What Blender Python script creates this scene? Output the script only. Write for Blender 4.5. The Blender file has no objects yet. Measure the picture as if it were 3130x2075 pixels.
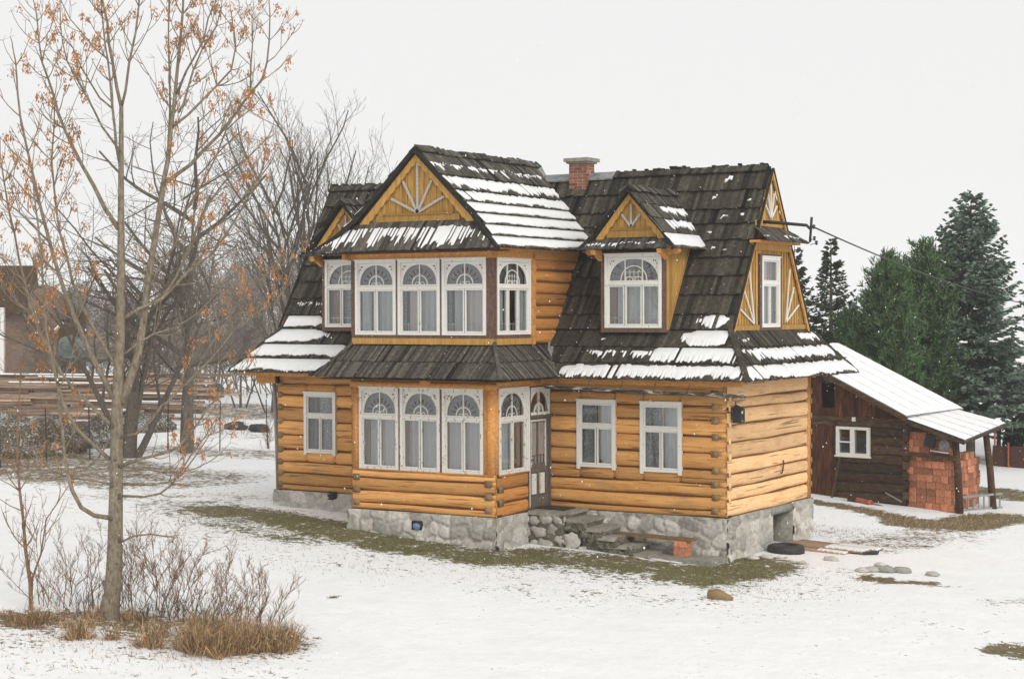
import bpy, math, random
import numpy as np
from mathutils import Vector, noise as mnoise
random.seed(7); rng = np.random.default_rng(7)
SC = bpy.context.scene; COL = SC.collection
R_ = math.radians; U_ = random.uniform
# ------------------------------------------------------------------ camera
CAM = np.array([15.610, -34.542, 4.484]); F_ = 5270.75
yw, pt, rl = np.radians([31.343, -0.869, -0.14])
FW = np.array([-math.sin(yw)*math.cos(pt), math.cos(yw)*math.cos(pt), math.sin(pt)])
rt = np.cross(FW, [0, 0, 1]); rt /= np.linalg.norm(rt); up0 = np.cross(rt, FW)
RT = rt*math.cos(rl)+up0*math.sin(rl); UP = -rt*math.sin(rl)+up0*math.cos(rl)
cd = bpy.data.cameras.new('camera'); co = bpy.data.objects.new('camera', cd); COL.objects.link(co)
cd.sensor_width = 36; cd.lens = 36*F_/3130; cd.clip_end = 3000; cd.clip_start = .5
from mathutils import Matrix
m4 = Matrix([[RT[i], UP[i], -FW[i], CAM[i]] for i in range(3)]+[[0, 0, 0, 1]])
co.matrix_world = m4; SC.camera = co
def at(u, v, dep):            # photo pixel + distance -> point in the place
    return CAM+(FW+RT*(u-1565)/F_-UP*(v-1037.5)/F_)*dep
def atz(u, v, z):
    d = FW+RT*(u-1565)/F_-UP*(v-1037.5)/F_
    return CAM+d*(z-CAM[2])/d[2]
# ------------------------------------------------------------------ object helpers
def tag(o, label=None, cat=None, group=None, kind=None):
    for k, v in (('label', label), ('category', cat), ('group', group), ('kind', kind)):
        if v: o[k] = v
    return o
ORG = {}
def thing(name, loc, label, cat, group=None):
    o = bpy.data.objects.new(name, None); COL.objects.link(o); o.location = loc
    o.empty_display_size = .2; ORG[o.name] = np.array(loc, float)
    return tag(o, label, cat, group)
def link_mesh(name, v, floops, fcount, mats, midx=None, tone=None, parent=None, smooth=False, org=None):
    me = bpy.data.meshes.new(name)
    v = np.asarray(v, np.float32).reshape(-1, 3)
    if org is None: org = ORG[parent.name] if parent is not None else np.zeros(3)
    v = v-np.asarray(org, np.float32)
    fcount = np.asarray(fcount, np.int32)
    me.vertices.add(len(v)); me.vertices.foreach_set('co', v.ravel())
    me.loops.add(len(floops)); me.loops.foreach_set('vertex_index', np.asarray(floops, np.int32))
    me.polygons.add(len(fcount))
    st = np.concatenate([[0], np.cumsum(fcount)[:-1]]).astype(np.int32)
    me.polygons.foreach_set('loop_start', st)
    me.polygons.foreach_set('loop_total', fcount)
    for m in (mats if isinstance(mats, (list, tuple)) else [mats]): me.materials.append(m)
    if midx is not None: me.polygons.foreach_set('material_index', np.asarray(midx, np.int32))
    me.polygons.foreach_set('use_smooth', np.full(len(fcount), bool(smooth)))
    if tone is not None:
        a = me.attributes.new('tone', 'FLOAT', 'FACE'); a.data.foreach_set('value', np.asarray(tone, np.float32))
    me.update(calc_edges=True); me.validate()
    o = bpy.data.objects.new(name, me); COL.objects.link(o)
    if parent is not None: o.parent = parent; ORG[o.name] = org
    else: o.location = org; ORG[o.name] = np.asarray(org, float)
    return o
class MB:
    def __init__(s): s.v = []; s.l = []; s.c = []; s.m = []; s.t = []
    def add(s, vs, fs, mi=0, tone=.5):
        b = len(s.v); s.v.extend([tuple(x) for x in vs])
        for f in fs:
            s.l.extend([b+i for i in f]); s.c.append(len(f)); s.m.append(mi); s.t.append(tone)
    def hexa(s, p, mi=0, tone=.5):  # 8 points: bottom ring 0-3, top ring 4-7
        s.add(p, [(0, 3, 2, 1), (4, 5, 6, 7), (0, 1, 5, 4), (1, 2, 6, 5), (2, 3, 7, 6), (3, 0, 4, 7)], mi, tone)
    def box(s, x0, x1, y0, y1, z0, z1, mi=0, tone=.5):
        s.hexa([(x0, y0, z0), (x1, y0, z0), (x1, y1, z0), (x0, y1, z0), (x0, y0, z1), (x1, y0, z1), (x1, y1, z1), (x0, y1, z1)], mi, tone)
    def fbox(s, F, a0, a1, b0, b1, z0, z1, mi=0, tone=.5):   # box in a wall frame
        s.hexa([F(a0, b1, z0), F(a1, b1, z0), F(a1, b0, z0), F(a0, b0, z0), F(a0, b1, z1), F(a1, b1, z1), F(a1, b0, z1), F(a0, b0, z1)], mi, tone)
    def bar(s, p, q, w, h, mi=0, tone=.5, nrm=(0, 0, 1)):     # rectangular bar p->q
        p = np.array(p, float); q = np.array(q, float); d = q-p; d /= np.linalg.norm(d)+1e-9
        n = np.array(nrm, float); n = n-d*(n@d)
        if np.linalg.norm(n) < 1e-6: n = np.array([1, 0, 0.])-d*d[0]
        n /= np.linalg.norm(n); x = np.cross(d, n)*w/2; n = n*h/2
        s.hexa([p-x-n, p+x-n, p+x+n, p-x+n, q-x-n, q+x-n, q+x+n, q-x+n], mi, tone)
    def tube(s, pts, rad, n=6, mi=0, tone=.5, cap=True):
        pts = [np.array(p, float) for p in pts]; k = len(pts)
        if not hasattr(rad, '__len__'): rad = [rad]*k
        vs = []; x = None
        for i in range(k):
            d = pts[min(i+1, k-1)]-pts[max(i-1, 0)]; d /= np.linalg.norm(d)+1e-9
            if x is None:
                x = np.cross(d, [0.31, .2, .93]);
                if np.linalg.norm(x) < .05: x = np.cross(d, [1, 0, 0])
            x = x-d*(x@d); x /= np.linalg.norm(x)+1e-9; y = np.cross(d, x)
            for j in range(n):
                t = 2*math.pi*j/n; vs.append(pts[i]+(x*math.cos(t)+y*math.sin(t))*rad[i])
        fs = [(i*n+j, i*n+(j+1) % n, (i+1)*n+(j+1) % n, (i+1)*n+j) for i in range(k-1) for j in range(n)]
        if cap: fs += [tuple(range(n))[::-1], tuple((k-1)*n+j for j in range(n))]
        s.add(vs, fs, mi, tone)
    def poly(s, pts, d, mi=0, tone=.5):        # extrude polygon pts along vector d
        n = len(pts); d = np.array(d, float); a = [np.array(p, float) for p in pts]
        s.add(a+[p+d for p in a], [tuple(range(n))[::-1], tuple(range(n, 2*n))]+[(i, (i+1) % n, n+(i+1) % n, n+i) for i in range(n)], mi, tone)
    def blob(s, c, r, mi=0, tone=.5, seed=0, nu=10, nv=7, amp=.18, flat=None):
        vs = []; c = np.array(c, float); r = np.array(r, float)*np.ones(3)
        for i in range(nv+1):
            for j in range(nu):
                ph = math.pi*i/nv; th = 2*math.pi*j/nu
                d = np.array([math.sin(ph)*math.cos(th), math.sin(ph)*math.sin(th), math.cos(ph)])
                k = 1+amp*mnoise.noise(Vector(d*1.7+seed*3.1))+amp*.4*mnoise.noise(Vector(d*4+seed))
                vs.append(c+d*r*k)
        fs = [(i*nu+j, (i+1)*nu+j, (i+1)*nu+(j+1) % nu, i*nu+(j+1) % nu) for i in range(nv) for j in range(nu)]
        s.add(vs, fs, mi, tone)
    def build(s, name, mats, parent=None, smooth=False, org=None):
        return link_mesh(name, s.v, s.l, s.c, mats, s.m, s.t, parent, smooth, org)
def frame(o, d, n):     # wall frame: a along, b outward, z up
    o = np.array(o, float); d = np.array(d, float); n = np.array(n, float)
    return lambda a, b, z: o+d*a+n*b+np.array([0, 0, z])
def lerp(a, b, t): return a+(b-a)*t
# ------------------------------------------------------------------ materials
def newmat(name):
    m = bpy.data.materials.new(name); m.use_nodes = True; nt = m.node_tree; nt.nodes.clear()
    out = nt.nodes.new('ShaderNodeOutputMaterial'); b = nt.nodes.new('ShaderNodeBsdfPrincipled')
    nt.links.new(b.outputs[0], out.inputs[0]); return m, nt, b, out
def nd(nt, t, **kw):
    n = nt.nodes.new('ShaderNode'+t)
    for k, v in kw.items():
        if k in n.inputs: n.inputs[k].default_value = v
        else: setattr(n, k, v)
    return n
def mapped(nt, scale):
    tc = nd(nt, 'TexCoord'); mp = nd(nt, 'Mapping'); nt.links.new(tc.outputs['Object'], mp.inputs[0]); mp.inputs['Scale'].default_value = scale
    return mp.outputs[0]
def noisef(nt, vec, scale, detail=5, rough=.6, dist=0):
    n = nd(nt, 'TexNoise'); n.inputs['Scale'].default_value = scale; n.inputs['Detail'].default_value = detail
    n.inputs['Roughness'].default_value = rough; n.inputs['Distortion'].default_value = dist
    nt.links.new(vec, n.inputs['Vector']); return n.outputs[0]
def ramp(nt, fac, stops, interp='LINEAR'):
    r = nd(nt, 'ValToRGB'); e = r.color_ramp.elements; r.color_ramp.interpolation = interp
    while len(e) < len(stops): e.new(.5)
    for i, (p, c) in enumerate(stops):
        e[i].position = p; e[i].color = (c, c, c, 1) if not hasattr(c, '__len__') else (*c, 1)
    nt.links.new(fac, r.inputs[0]); return r.outputs[0]
def mix(nt, fac, a, b, mode='MIX'):
    m = nd(nt, 'MixRGB', blend_type=mode)
    for s, x in zip((0, 1, 2), (fac, a, b)):
        if isinstance(x, (int, float)): m.inputs[s].default_value = x if s == 0 else (x, x, x, 1)
        elif hasattr(x, '__len__'): m.inputs[s].default_value = (*x, 1)
        else: nt.links.new(x, m.inputs[s])
    return m.outputs[0]
def math_(nt, op, a, b=0.):
    m = nd(nt, 'Math', operation=op)
    for s, x in zip((0, 1), (a, b)):
        if isinstance(x, (int, float)): m.inputs[s].default_value = x
        else: nt.links.new(x, m.inputs[s])
    return m.outputs[0]
def tonef(nt, amt):
    a = nd(nt, 'Attribute', attribute_name='tone')
    return math_(nt, 'ADD', math_(nt, 'MULTIPLY', math_(nt, 'SUBTRACT', a.outputs['Fac'], .5), 2*amt), 1.)
def bump(nt, b, h, strength, dist=.02):
    n = nd(nt, 'Bump'); n.inputs['Strength'].default_value = strength; n.inputs['Distance'].default_value = dist
    nt.links.new(h, n.inputs['Height']); nt.links.new(n.outputs[0], b.inputs['Normal'])
def M(name, stops, sc=(1, 1, 1), ns=5, detail=5, rough=.85, tone=0., bmp=0., bd=.01, spot=None, dist=0, nrough=.6, metal=0., spec=.3):
    """ramp of one noise x per-board tone; spot = (scale vector, noise scale, threshold, width, colour)"""
    m, nt, b, out = newmat(name); v = mapped(nt, sc); f = noisef(nt, v, ns, detail, nrough, dist)
    c = ramp(nt, f, stops)
    if spot:
        for (ssc, sns, th, wd, col) in spot:
            g = noisef(nt, mapped(nt, ssc), sns, 4, .6)
            c = mix(nt, ramp(nt, g, [(th, 0.), (min(th+wd, 1), 1.)]), c, col)
    if tone: c = mix(nt, 1., c, tonef(nt, tone), 'MULTIPLY')
    nt.links.new(c, b.inputs['Base Color']); b.inputs['Roughness'].default_value = rough
    b.inputs['Specular IOR Level'].default_value = spec; b.inputs['Metallic'].default_value = metal
    if bmp: bump(nt, b, f, bmp, bd)
    return m
def logmat(name, ax, c0, c1, c2, knot=.75):
    m, nt, b, out = newmat(name)
    st = [7, 7, 7]; st[ax] = .55; f = noisef(nt, mapped(nt, st), 3, 8, .7, .5)
    c = ramp(nt, f, [(.30, c0), (.48, c1), (.68, c2)])
    st[ax] = .25; big = noisef(nt, mapped(nt, st), .8, 3); c = mix(nt, ramp(nt, big, [(.35, 0.), (.75, .5)]), c, c0)
    vo = nd(nt, 'TexVoronoi'); k = [6.3]*3; k[ax] = 5.0; nt.links.new(mapped(nt, k), vo.inputs['Vector'])       # knots
    kz = math_(nt, 'MULTIPLY', ramp(nt, vo.outputs['Distance'], [(.13, knot), (.24, 0.)]), ramp(nt, noisef(nt, mapped(nt, (1, 1, 1)), 2.1, 2), [(.44, 0.), (.56, 1.)]))
    c = mix(nt, kz, c, tuple(x*.33 for x in c0))
    st = [9, 9, 9]; st[ax] = .3; ck = noisef(nt, mapped(nt, st), 2.2, 3, .5)
    c = mix(nt, ramp(nt, ck, [(.62, 0.), (.66, .75)]), c, tuple(x*.3 for x in c0))                             # drying cracks
    st = [2, 2, 2]; st[ax] = 1; gray = noisef(nt, mapped(nt, st), .9, 6, .65); c = mix(nt, ramp(nt, gray, [(.54, 0.), (.76, .55)]), c, (.30, .21, .115))
    c = mix(nt, 1., c, tonef(nt, .24), 'MULTIPLY')
    nt.links.new(c, b.inputs['Base Color']); b.inputs['Roughness'].default_value = .8; b.inputs['Specular IOR Level'].default_value = .2
    bump(nt, b, f, .7, .02); return m
MT = {}
MT['logx'] = logmat('honey log wood', 0, (.45, .205, .06), (.69, .345, .11), (.78, .44, .165))
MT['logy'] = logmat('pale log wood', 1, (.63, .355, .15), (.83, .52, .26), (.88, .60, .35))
MT['logyshade'] = logmat('shaded log wood', 1, (.33, .135, .035), (.50, .215, .055), (.60, .28, .085))  # darker log copy: shade under the bay roofs put into its colour
MT['chink'] = M('dark chinking', [(.3, (.10, .05, .018)), (.7, (.19, .10, .04))], (6, 6, 6), 4)
MT['doorpaint'] = M('grey brown door paint', [(.3, (.085, .066, .052)), (.7, (.19, .155, .125))], (6, 6, 3), 4, 6)
MT['fartimber'] = M('far timber wall', [(.3, (.13, .085, .06)), (.7, (.28, .19, .135))], (1, 1, 6), 3, 5)
MT['endgrain'] = M('weathered end grain', [(.3, (.17, .115, .06)), (.7, (.36, .24, .12))], (12, 12, 12), 4, tone=.25)
MT['beam'] = M('orange timber', [(.3, (.42, .175, .045)), (.7, (.70, .35, .11))], (4, 4, 8), 3, 7, tone=.2, bmp=.3)
MT['yellow'] = M('ochre board paint', [(.25, (.28, .15, .04)), (.5, (.45, .25, .062)), (.75, (.56, .345, .10))], (7, 7, .8), 3.5, 7, tone=.42, bmp=.3,
                 spot=[((3, 3, .6), 4, .60, .2, (.20, .13, .05))])
MT['white'] = M('flaking white paint', [(.3, (.70, .685, .63)), (.7, (.81, .80, .75))], (9, 9, 9), 4, 6, rough=.6,
                spot=[((9, 9, 3), 2.6, .66, .03, (.36, .25, .15))])
MT['whiteold'] = M('badly flaking white paint', [(.3, (.63, .61, .55)), (.7, (.76, .74, .68))], (9, 9, 9), 4, 6, rough=.65,
                spot=[((7, 7, 2.5), 2.8, .605, .03, (.30, .20, .12))])
MT['brown'] = M('faded brown paint', [(.3, (.085, .048, .034)), (.7, (.19, .115, .085))], (6, 6, 3), 4, 6, tone=.15)
MT['iron'] = M('dark iron', [(.3, (.02, .022, .022)), (.7, (.05, .05, .05))], (5, 5, 5), 4, rough=.55)
MT['zinc'] = M('weathered zinc', [(.3, (.16, .17, .165)), (.7, (.36, .37, .36))], (3, 3, 3), 3, rough=.55, metal=.3)
MT['gutter'] = M('gutter zinc', [(.42, (.03, .034, .032)), (.55, (.12, .125, .12)), (.62, (.62, .63, .63))], (1.6, 6, 10), 2, 5, rough=.6)
MT['shingle'] = M('weathered shingle', [(.2, (.020, .0175, .013)), (.42, (.055, .049, .038)), (.6, (.098, .089, .071)), (.8, (.20, .185, .155))], (3, 3, 3), 4, 8, rough=.9, tone=.95, bmp=.5, nrough=.75)
MT['shingledark'] = M('dark brown shingle', [(.2, (.013, .011, .0075)), (.42, (.036, .031, .022)), (.6, (.066, .058, .043)), (.8, (.15, .137, .11))], (3, 3, 3), 4, 8, rough=.9, tone=.95, bmp=.5, nrough=.75)
MT['shingled'] = M('dark wet shingle', [(.25, (.010, .009, .007)), (.5, (.026, .023, .018)), (.75, (.075, .068, .055))], (3, 3, 3), 5, 8, rough=.85, tone=.75, bmp=.5, nrough=.75)
MT['snow'] = M('fresh snow', [(.3, (.82, .82, .82)), (.7, (.88, .88, .875))], (1, 1, 1), 6, 6, rough=.6, bmp=.25, bd=.02)
MT['roofsnow'] = M('thin roof snow', [(.3, (.78, .78, .77)), (.7, (.86, .86, .85))], (1, 1, 1), 6, 6, rough=.6, bmp=.25, bd=.02)
MT['stone'] = M('granite', [(.25, (.29, .275, .24)), (.5, (.46, .44, .395)), (.75, (.60, .58, .53))], (5, 5, 5), 2.6, 9, rough=.9, tone=.32, bmp=.6, bd=.02, nrough=.7,
                spot=[((1.5, 1.5, 1.5), 1.6, .6, .15, (.33, .27, .19))])
MT['mortar'] = M('mortar', [(.3, (.36, .33, .27)), (.7, (.54, .505, .44))], (6, 6, 6), 3, 7, bmp=.5)
MT['concrete'] = M('old concrete', [(.3, (.19, .18, .145)), (.7, (.36, .345, .30))], (3, 3, 3), 3, 8, bmp=.4, spot=[((2, 2, 2), 2, .58, .2, (.10, .095, .05))])
MT['mossy'] = M('mossy step stone', [(.3, (.055, .055, .032)), (.55, (.14, .13, .09)), (.8, (.29, .27, .21))], (3, 3, 3), 3, 8, bmp=.6)
MT['brick'] = M('red brick', [(.25, (.26, .092, .05)), (.5, (.45, .18, .095)), (.75, (.60, .285, .16))], (5, 5, 5), 3, 6, tone=.5)
MT['brickold'] = M('old chimney brick', [(.25, (.14, .06, .04)), (.5, (.30, .115, .07)), (.75, (.40, .2, .13))], (7, 7, 7), 2, 6, tone=.4, bmp=.4)
MT['shedwood'] = M('dark shed timber', [(.25, (.022, .014, .008)), (.5, (.068, .038, .018)), (.75, (.17, .095, .045))], (1.2, 6, 9), 3, 7, tone=.5, bmp=.4)
MT['shedboard'] = M('tarred red boards', [(.25, (.022, .010, .006)), (.5, (.075, .026, .011)), (.75, (.20, .068, .022))], (5, 5, .8), 3, 7, tone=.5, bmp=.3)
MT['dark'] = M('dark interior', [(.3, (.02, .017, .014)), (.7, (.035, .03, .025))])
MT['room'] = M('room wall', [(.3, (.10, .065, .04)), (.7, (.16, .105, .06))])
MT['tyre'] = M('tyre rubber', [(.3, (.010, .011, .011)), (.7, (.032, .034, .034))], (5, 5, 5), 3, rough=.6, spec=.5)
MT['plank'] = M('bare plank', [(.3, (.22, .14, .085)), (.7, (.45, .30, .20))], (8, 1.5, 8), 3, 6, tone=.3, bmp=.3)
MT['planko'] = M('bench plank', [(.3, (.09, .055, .028)), (.7, (.30, .175, .08))], (1.5, 8, 8), 3, 6, tone=.2, bmp=.4)
MT['barkmain'] = M('ash maple bark', [(.25, (.07, .053, .033)), (.45, (.18, .145, .10)), (.7, (.31, .265, .20))], (7, 7, 3.5), 2.4, 7, bmp=.5, nrough=.7,
                   spot=[((8, 8, 3), 2, .6, .1, (.075, .062, .03))])
MT['twig'] = M('pale twig', [(.3, (.15, .11, .07)), (.7, (.31, .24, .165))], (6, 6, 6), 3)
MT['darkbark'] = M('dark bark', [(.3, (.06, .05, .038)), (.7, (.165, .138, .108))], (6, 6, 3), 3, 6)
MT['greybark'] = M('grey bark', [(.3, (.075, .064, .05)), (.7, (.20, .17, .14))], (6, 6, 3), 3, 6)
MT['seed'] = M('dry maple keys', [(.3, (.24, .09, .027)), (.5, (.45, .20, .065)), (.75, (.62, .35, .15))], (6, 6, 6), 4, tone=.35)
MT['shrub'] = M('bare shrub twig', [(.3, (.13, .072, .038)), (.7, (.30, .19, .11))], (5, 5, 5), 3)
MT['straw'] = M('dry grass', [(.3, (.21, .125, .058)), (.7, (.52, .36, .20))], (3, 3, 3), 3, tone=.7)
MT['grass'] = M('winter grass', [(.3, (.06, .07, .018)), (.55, (.15, .145, .05)), (.75, (.34, .25, .12))], (1.3, 1.3, 1.3), 3, tone=.85)
MT['needle'] = M('spruce needles', [(.3, (.06, .095, .065)), (.5, (.13, .19, .14)), (.7, (.40, .46, .41))], (2, 2, 2), 3, 5, tone=.5)
MT['pine'] = M('pine needles', [(.3, (.036, .078, .028)), (.6, (.10, .17, .065)), (.8, (.22, .30, .15))], (2, 2, 2), 3, 5, tone=.5)
MT['spruceb'] = M('sparse spruce', [(.3, (.035, .052, .026)), (.7, (.10, .125, .07))], (2, 2, 2), 3, 5, tone=.4)
MT['earth'] = M('bare earth', [(.3, (.035, .028, .018)), (.7, (.12, .10, .065))], (2, 2, 2), 3, 8, bmp=.6)
MT['tarp'] = M('grey green tarpaulin', [(.3, (.07, .09, .08)), (.7, (.16, .19, .17))], (1, 1, 1), 3, 6, rough=.5)
MT['lumber'] = M('sawn lumber', [(.25, (.12, .085, .06)), (.5, (.31, .215, .15)), (.75, (.47, .36, .27))], (.5, .5, 5), 2, 6, tone=.5)
MT['farwood'] = M('far bare wood', [(.3, (.13, .112, .095)), (.7, (.25, .22, .195))], (.5, .5, .5), 3)
MT['faredge'] = M('far tin and plaster', [(.3, (.22, .22, .22)), (.7, (.34, .34, .33))], (1, 1, 1), 3)
MT['blue'] = M('blue plastic', [(.3, (.06, .14, .32)), (.7, (.22, .33, .50))], (9, 9, 9), 3, rough=.5)
MT['rust'] = M('rust red sheet', [(.3, (.045, .017, .012)), (.7, (.10, .042, .028))], (4, 4, 4), 3, spot=[((2, 2, 2), 3, .68, .03, (.32, .2, .06))])
MT['redpipe'] = M('red clay pipe', [(.3, (.26, .07, .04)), (.7, (.42, .14, .08))], (4, 4, 4), 3)
MT['hedge'] = M('thuja leaf', [(.3, (.010, .022, .010)), (.7, (.035, .055, .03))], (4, 4, 4), 3, tone=.4)
def glassmat():
    m, nt, b, out = newmat('window glass'); nt.nodes.remove(b)
    t = nd(nt, 'BsdfTransparent'); g = nd(nt, 'BsdfGlossy'); g.inputs['Roughness'].default_value = .03
    t.inputs[0].default_value = (.93, .95, .95, 1); g.inputs[0].default_value = (.9, .92, .94, 1)
    fr = nd(nt, 'Fresnel', IOR=1.5); w = noisef(nt, mapped(nt, (1.2, 1.2, 1.2)), 1.4, 2)
    bp = nd(nt, 'Bump'); bp.inputs['Strength'].default_value = .06; nt.links.new(w, bp.inputs['Height']); nt.links.new(bp.outputs[0], g.inputs['Normal'])
    mx = nd(nt, 'MixShader'); nt.links.new(math_(nt, 'ADD', fr.outputs[0], .10), mx.inputs[0])
    nt.links.new(t.outputs[0], mx.inputs[1]); nt.links.new(g.outputs[0], mx.inputs[2]); nt.links.new(mx.outputs[0], out.inputs[0]); return m
MT['glass'] = glassmat()
def lacemat(name, col, hole):
    m, nt, b, out = newmat(name); nt.nodes.remove(b)
    d = nd(nt, 'BsdfDiffuse'); tl = nd(nt, 'BsdfTranslucent'); d.inputs[0].default_value = (*col, 1); tl.inputs[0].default_value = (*col, 1)
    ms = nd(nt, 'MixShader'); ms.inputs[0].default_value = .3; nt.links.new(d.outputs[0], ms.inputs[1]); nt.links.new(tl.outputs[0], ms.inputs[2])
    tr = nd(nt, 'BsdfTransparent'); m2 = nd(nt, 'MixShader')
    f = noisef(nt, mapped(nt, (1, 1, 1)), 34, 2, .5)
    nt.links.new(ramp(nt, f, [(.45, hole), (.6, 0.)]), m2.inputs[0])
    nt.links.new(ms.outputs[0], m2.inputs[1]); nt.links.new(tr.outputs[0], m2.inputs[2]); nt.links.new(m2.outputs[0], out.inputs[0]); return m
MT['lace'] = lacemat('net curtain', (.80, .83, .81), .0)
MT['lacew'] = lacemat('pinkish net curtain', (.88, .83, .79), .0)
MT['laced'] = lacemat('patterned lace', (.50, .54, .53), .5)
MT['drape'] = M('brown drape', [(.3, (.20, .095, .04)), (.7, (.40, .21, .11))], (8, 8, 1), 3)
def moundmat():
    m, nt, b, out = newmat('snow dusted earth'); v = mapped(nt, (1, 1, 1)); n1 = noisef(nt, v, 1.6, 8, .7); n2 = noisef(nt, v, 14, 5, .65)
    msk = ramp(nt, math_(nt, 'ADD', math_(nt, 'MULTIPLY', n1, .5), math_(nt, 'MULTIPLY', n2, .6)), [(.56, 0.), (.72, 1.)])
    e = ramp(nt, n2, [(.3, (.05, .042, .026)), (.6, (.12, .10, .06)), (.75, (.22, .18, .12))]); nt.links.new(mix(nt, msk, e, (.88, .885, .89)), b.inputs['Base Color']); b.inputs['Roughness'].default_value = .9; bump(nt, b, n2, .8, .08); return m
MT['mound'] = moundmat()
# ================================================================== ground height
GX = [-90, -25, -12.5, -8.3, -4.3, 0, 3, 10, 60]; GZ = [-.2, -.35, -.40, -.50, -.68, -.93, -1.05, -1.22, -1.3]
def gz(x, y):
    z = np.interp(x, GX, GZ)
    z = z-.03*np.clip(-2.5-y, 0, 14)
    right = np.clip((np.asarray(x)+12)/8, 0, 1)
    z = z-right*.016*np.clip(np.asarray(y)-2, 0, 14)
    d = np.hypot(np.asarray(x)-CAM[0], np.asarray(y)-CAM[1])
    return z+.011*np.clip(d-62, 0, 120)*(1-.75*right)
def gz1(x, y): return float(gz(x, y))
# ================================================================== house
house = thing('log_house', (-6.2, 2.4, -.7), 'two storey honey coloured log house with steep snow patched shingle roof and glazed bay', 'house')
FR = frame((0, 0, 0), (1, 0, 0), (0, -1, 0)); GB = frame((0, 0, 0), (0, 1, 0), (1, 0, 0))
BF = frame((0, -2.45, 0), (1, 0, 0), (0, -1, 0)); BX = -4.39; BS = frame((BX, 0, 0), (0, 1, 0), (1, 0, 0))
L_ = -12.39; W_ = 4.83
S_F = [0, .15, .45, .73, 1.04, 1.40, 1.77, 2.12, 2.43, 2.71, 3.05]
S_G = [0, .36, .65, .94, 1.285, 1.63, 2.02, 2.37, 2.61, 3.04]
def logpiece(mb, F, a0, a1, z0, z1, tone, proud=.1, cut0=1, cut1=1, mi=0):
    h = z1-z0
    if h < .03 or a1-a0 < .03: return
    g = min(.016, h*.12); e = min(.068, h*.25)
    prof = [(-.02, g), (proud*.42, g), (proud*.74, e*.42), (proud*.95, e), (proud, h*.45), (proud*.96, h-e), (proud*.76, h-e*.45), (proud*.42, h-g), (-.02, h-g)]
    n = max(2, int((a1-a0)/.45)+1); st = list(np.linspace(a0, a1, n))
    st = [st[0], st[0]+.035, st[0]+.10]+st[1:-1]+[st[-1]-.10, st[-1]-.035, st[-1]] if a1-a0 > .4 else [a0, lerp(a0, a1, .25), lerp(a0, a1, .75), a1]
    k = len(st); vs = []; ph = U_(0, 9)
    for i, a in enumerate(st):
        s = 1.; sb = 1.
        if i in (0, k-1):
            if (i == 0 and cut0) or (i == k-1 and cut1): s, sb = .74, .55
        if i in (1, k-2) and ((i == 1 and cut0) or (i == k-2 and cut1)): s, sb = .93, .9
        dz = .012*math.sin(a*1.3+ph)+.006*math.sin(a*3.1+ph*2); db = .007*math.sin(a*2.1+ph)
        for (b, z) in prof: vs.append(F(a, b*sb+db*(b > 0), z0+h/2+(z-h/2)*s+dz*min(1, h/.2)))
    m = len(prof)
    fs = [(i*m+j, (i+1)*m+j, (i+1)*m+j+1, i*m+j+1) for i in range(k-1) for j in range(m-1)]
    fs += [tuple(range(m))[::-1], tuple((k-1)*m+j for j in range(m))]
    mb.add(vs, fs, mi, tone)
def logs(mb, F, a0, a1, seams, opens=(), proud=.1, mi=0, c0=0, c1=0):
    for i in range(len(seams)-1):
        P = [(a0, a1, seams[i], seams[i+1])]
        for (p0, p1, q0, q1) in opens:
            N = []
            for (x0, x1, z0, z1) in P:
                if x1 <= p0 or x0 >= p1 or z1 <= q0+.01 or z0 >= q1-.01: N.append((x0, x1, z0, z1)); continue
                if x0 < p0: N.append((x0, p0, z0, z1))
                if x1 > p1: N.append((p1, x1, z0, z1))
                if z0 < q0-.02: N.append((max(x0, p0), min(x1, p1), z0, q0))
                if z1 > q1+.02: N.append((max(x0, p0), min(x1, p1), q1, z1))
            P = N
        t = U_(0, 1)
        for (x0, x1, z0, z1) in P:
            logpiece(mb, F, x0, x1, z0, z1, t, proud, not (x0 == a0 and not c0), not (x1 == a1 and not c1), mi)
    # dark caulked backing between logs
    zz = sorted({seams[0], seams[-1]} | {q for o in opens for q in (o[2], o[3]) if seams[0] < q < seams[-1]})
    for z0, z1 in zip(zz[:-1], zz[1:]):
        cur = a0
        for (p0, p1, q0, q1) in sorted(o for o in opens if o[2] <= z0+1e-6 and o[3] >= z1-1e-6):
            if p0 > cur: mb.fbox(F, cur, p0, -.16, .035, z0, z1, 1)
            cur = max(cur, p1)
        if cur < a1: mb.fbox(F, cur, a1, -.16, .035, z0, z1, 1)
# ---- walls
WM = [MT['logx'], MT['chink'], MT['endgrain'], MT['beam']]
mb = MB(); op = [(-3.57, -2.68, 1.02, 2.46), (-1.95, -1.04, .98, 2.45)]
logs(mb, FR, BX+.0, .088, S_F, op, c0=1)
for i, s in enumerate(S_F[1:-1]):
    mb.fbox(FR, -.27+.02*(i % 2), -.10, .03, .108, s-.075, s+.07, 2, U_(0, 1)); mb.fbox(FR, -.10, .088, .0, .097, s-.06, s+.05, 0, U_(.3, .9))
mb.build('log_wall', WM, house, True)
mb = MB(); logs(mb, FR, L_+.02, -8.19, S_F, [(-11.46, -10.57, 1.02, 2.46)], c1=1)
for s in S_F[1:-1]:      # protruding octagonal log ends
    c = FR(L_+.10, .12, s); r = .085
    mb.poly([c+np.array([r*1.05*math.cos(t), 0, r*math.sin(t)]) for t in np.linspace(0, 2*math.pi, 9)[:-1]], (0, .16, 0), 2, U_(0, 1))
mb.build('log_wall', WM, house, True)
mb = MB(); logs(mb, GB, -.086, W_-.16, S_G, c1=1)
mb.fbox(GB, W_-.16, W_+.02, -.1, .085, 0, 3.04, 3)
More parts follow.
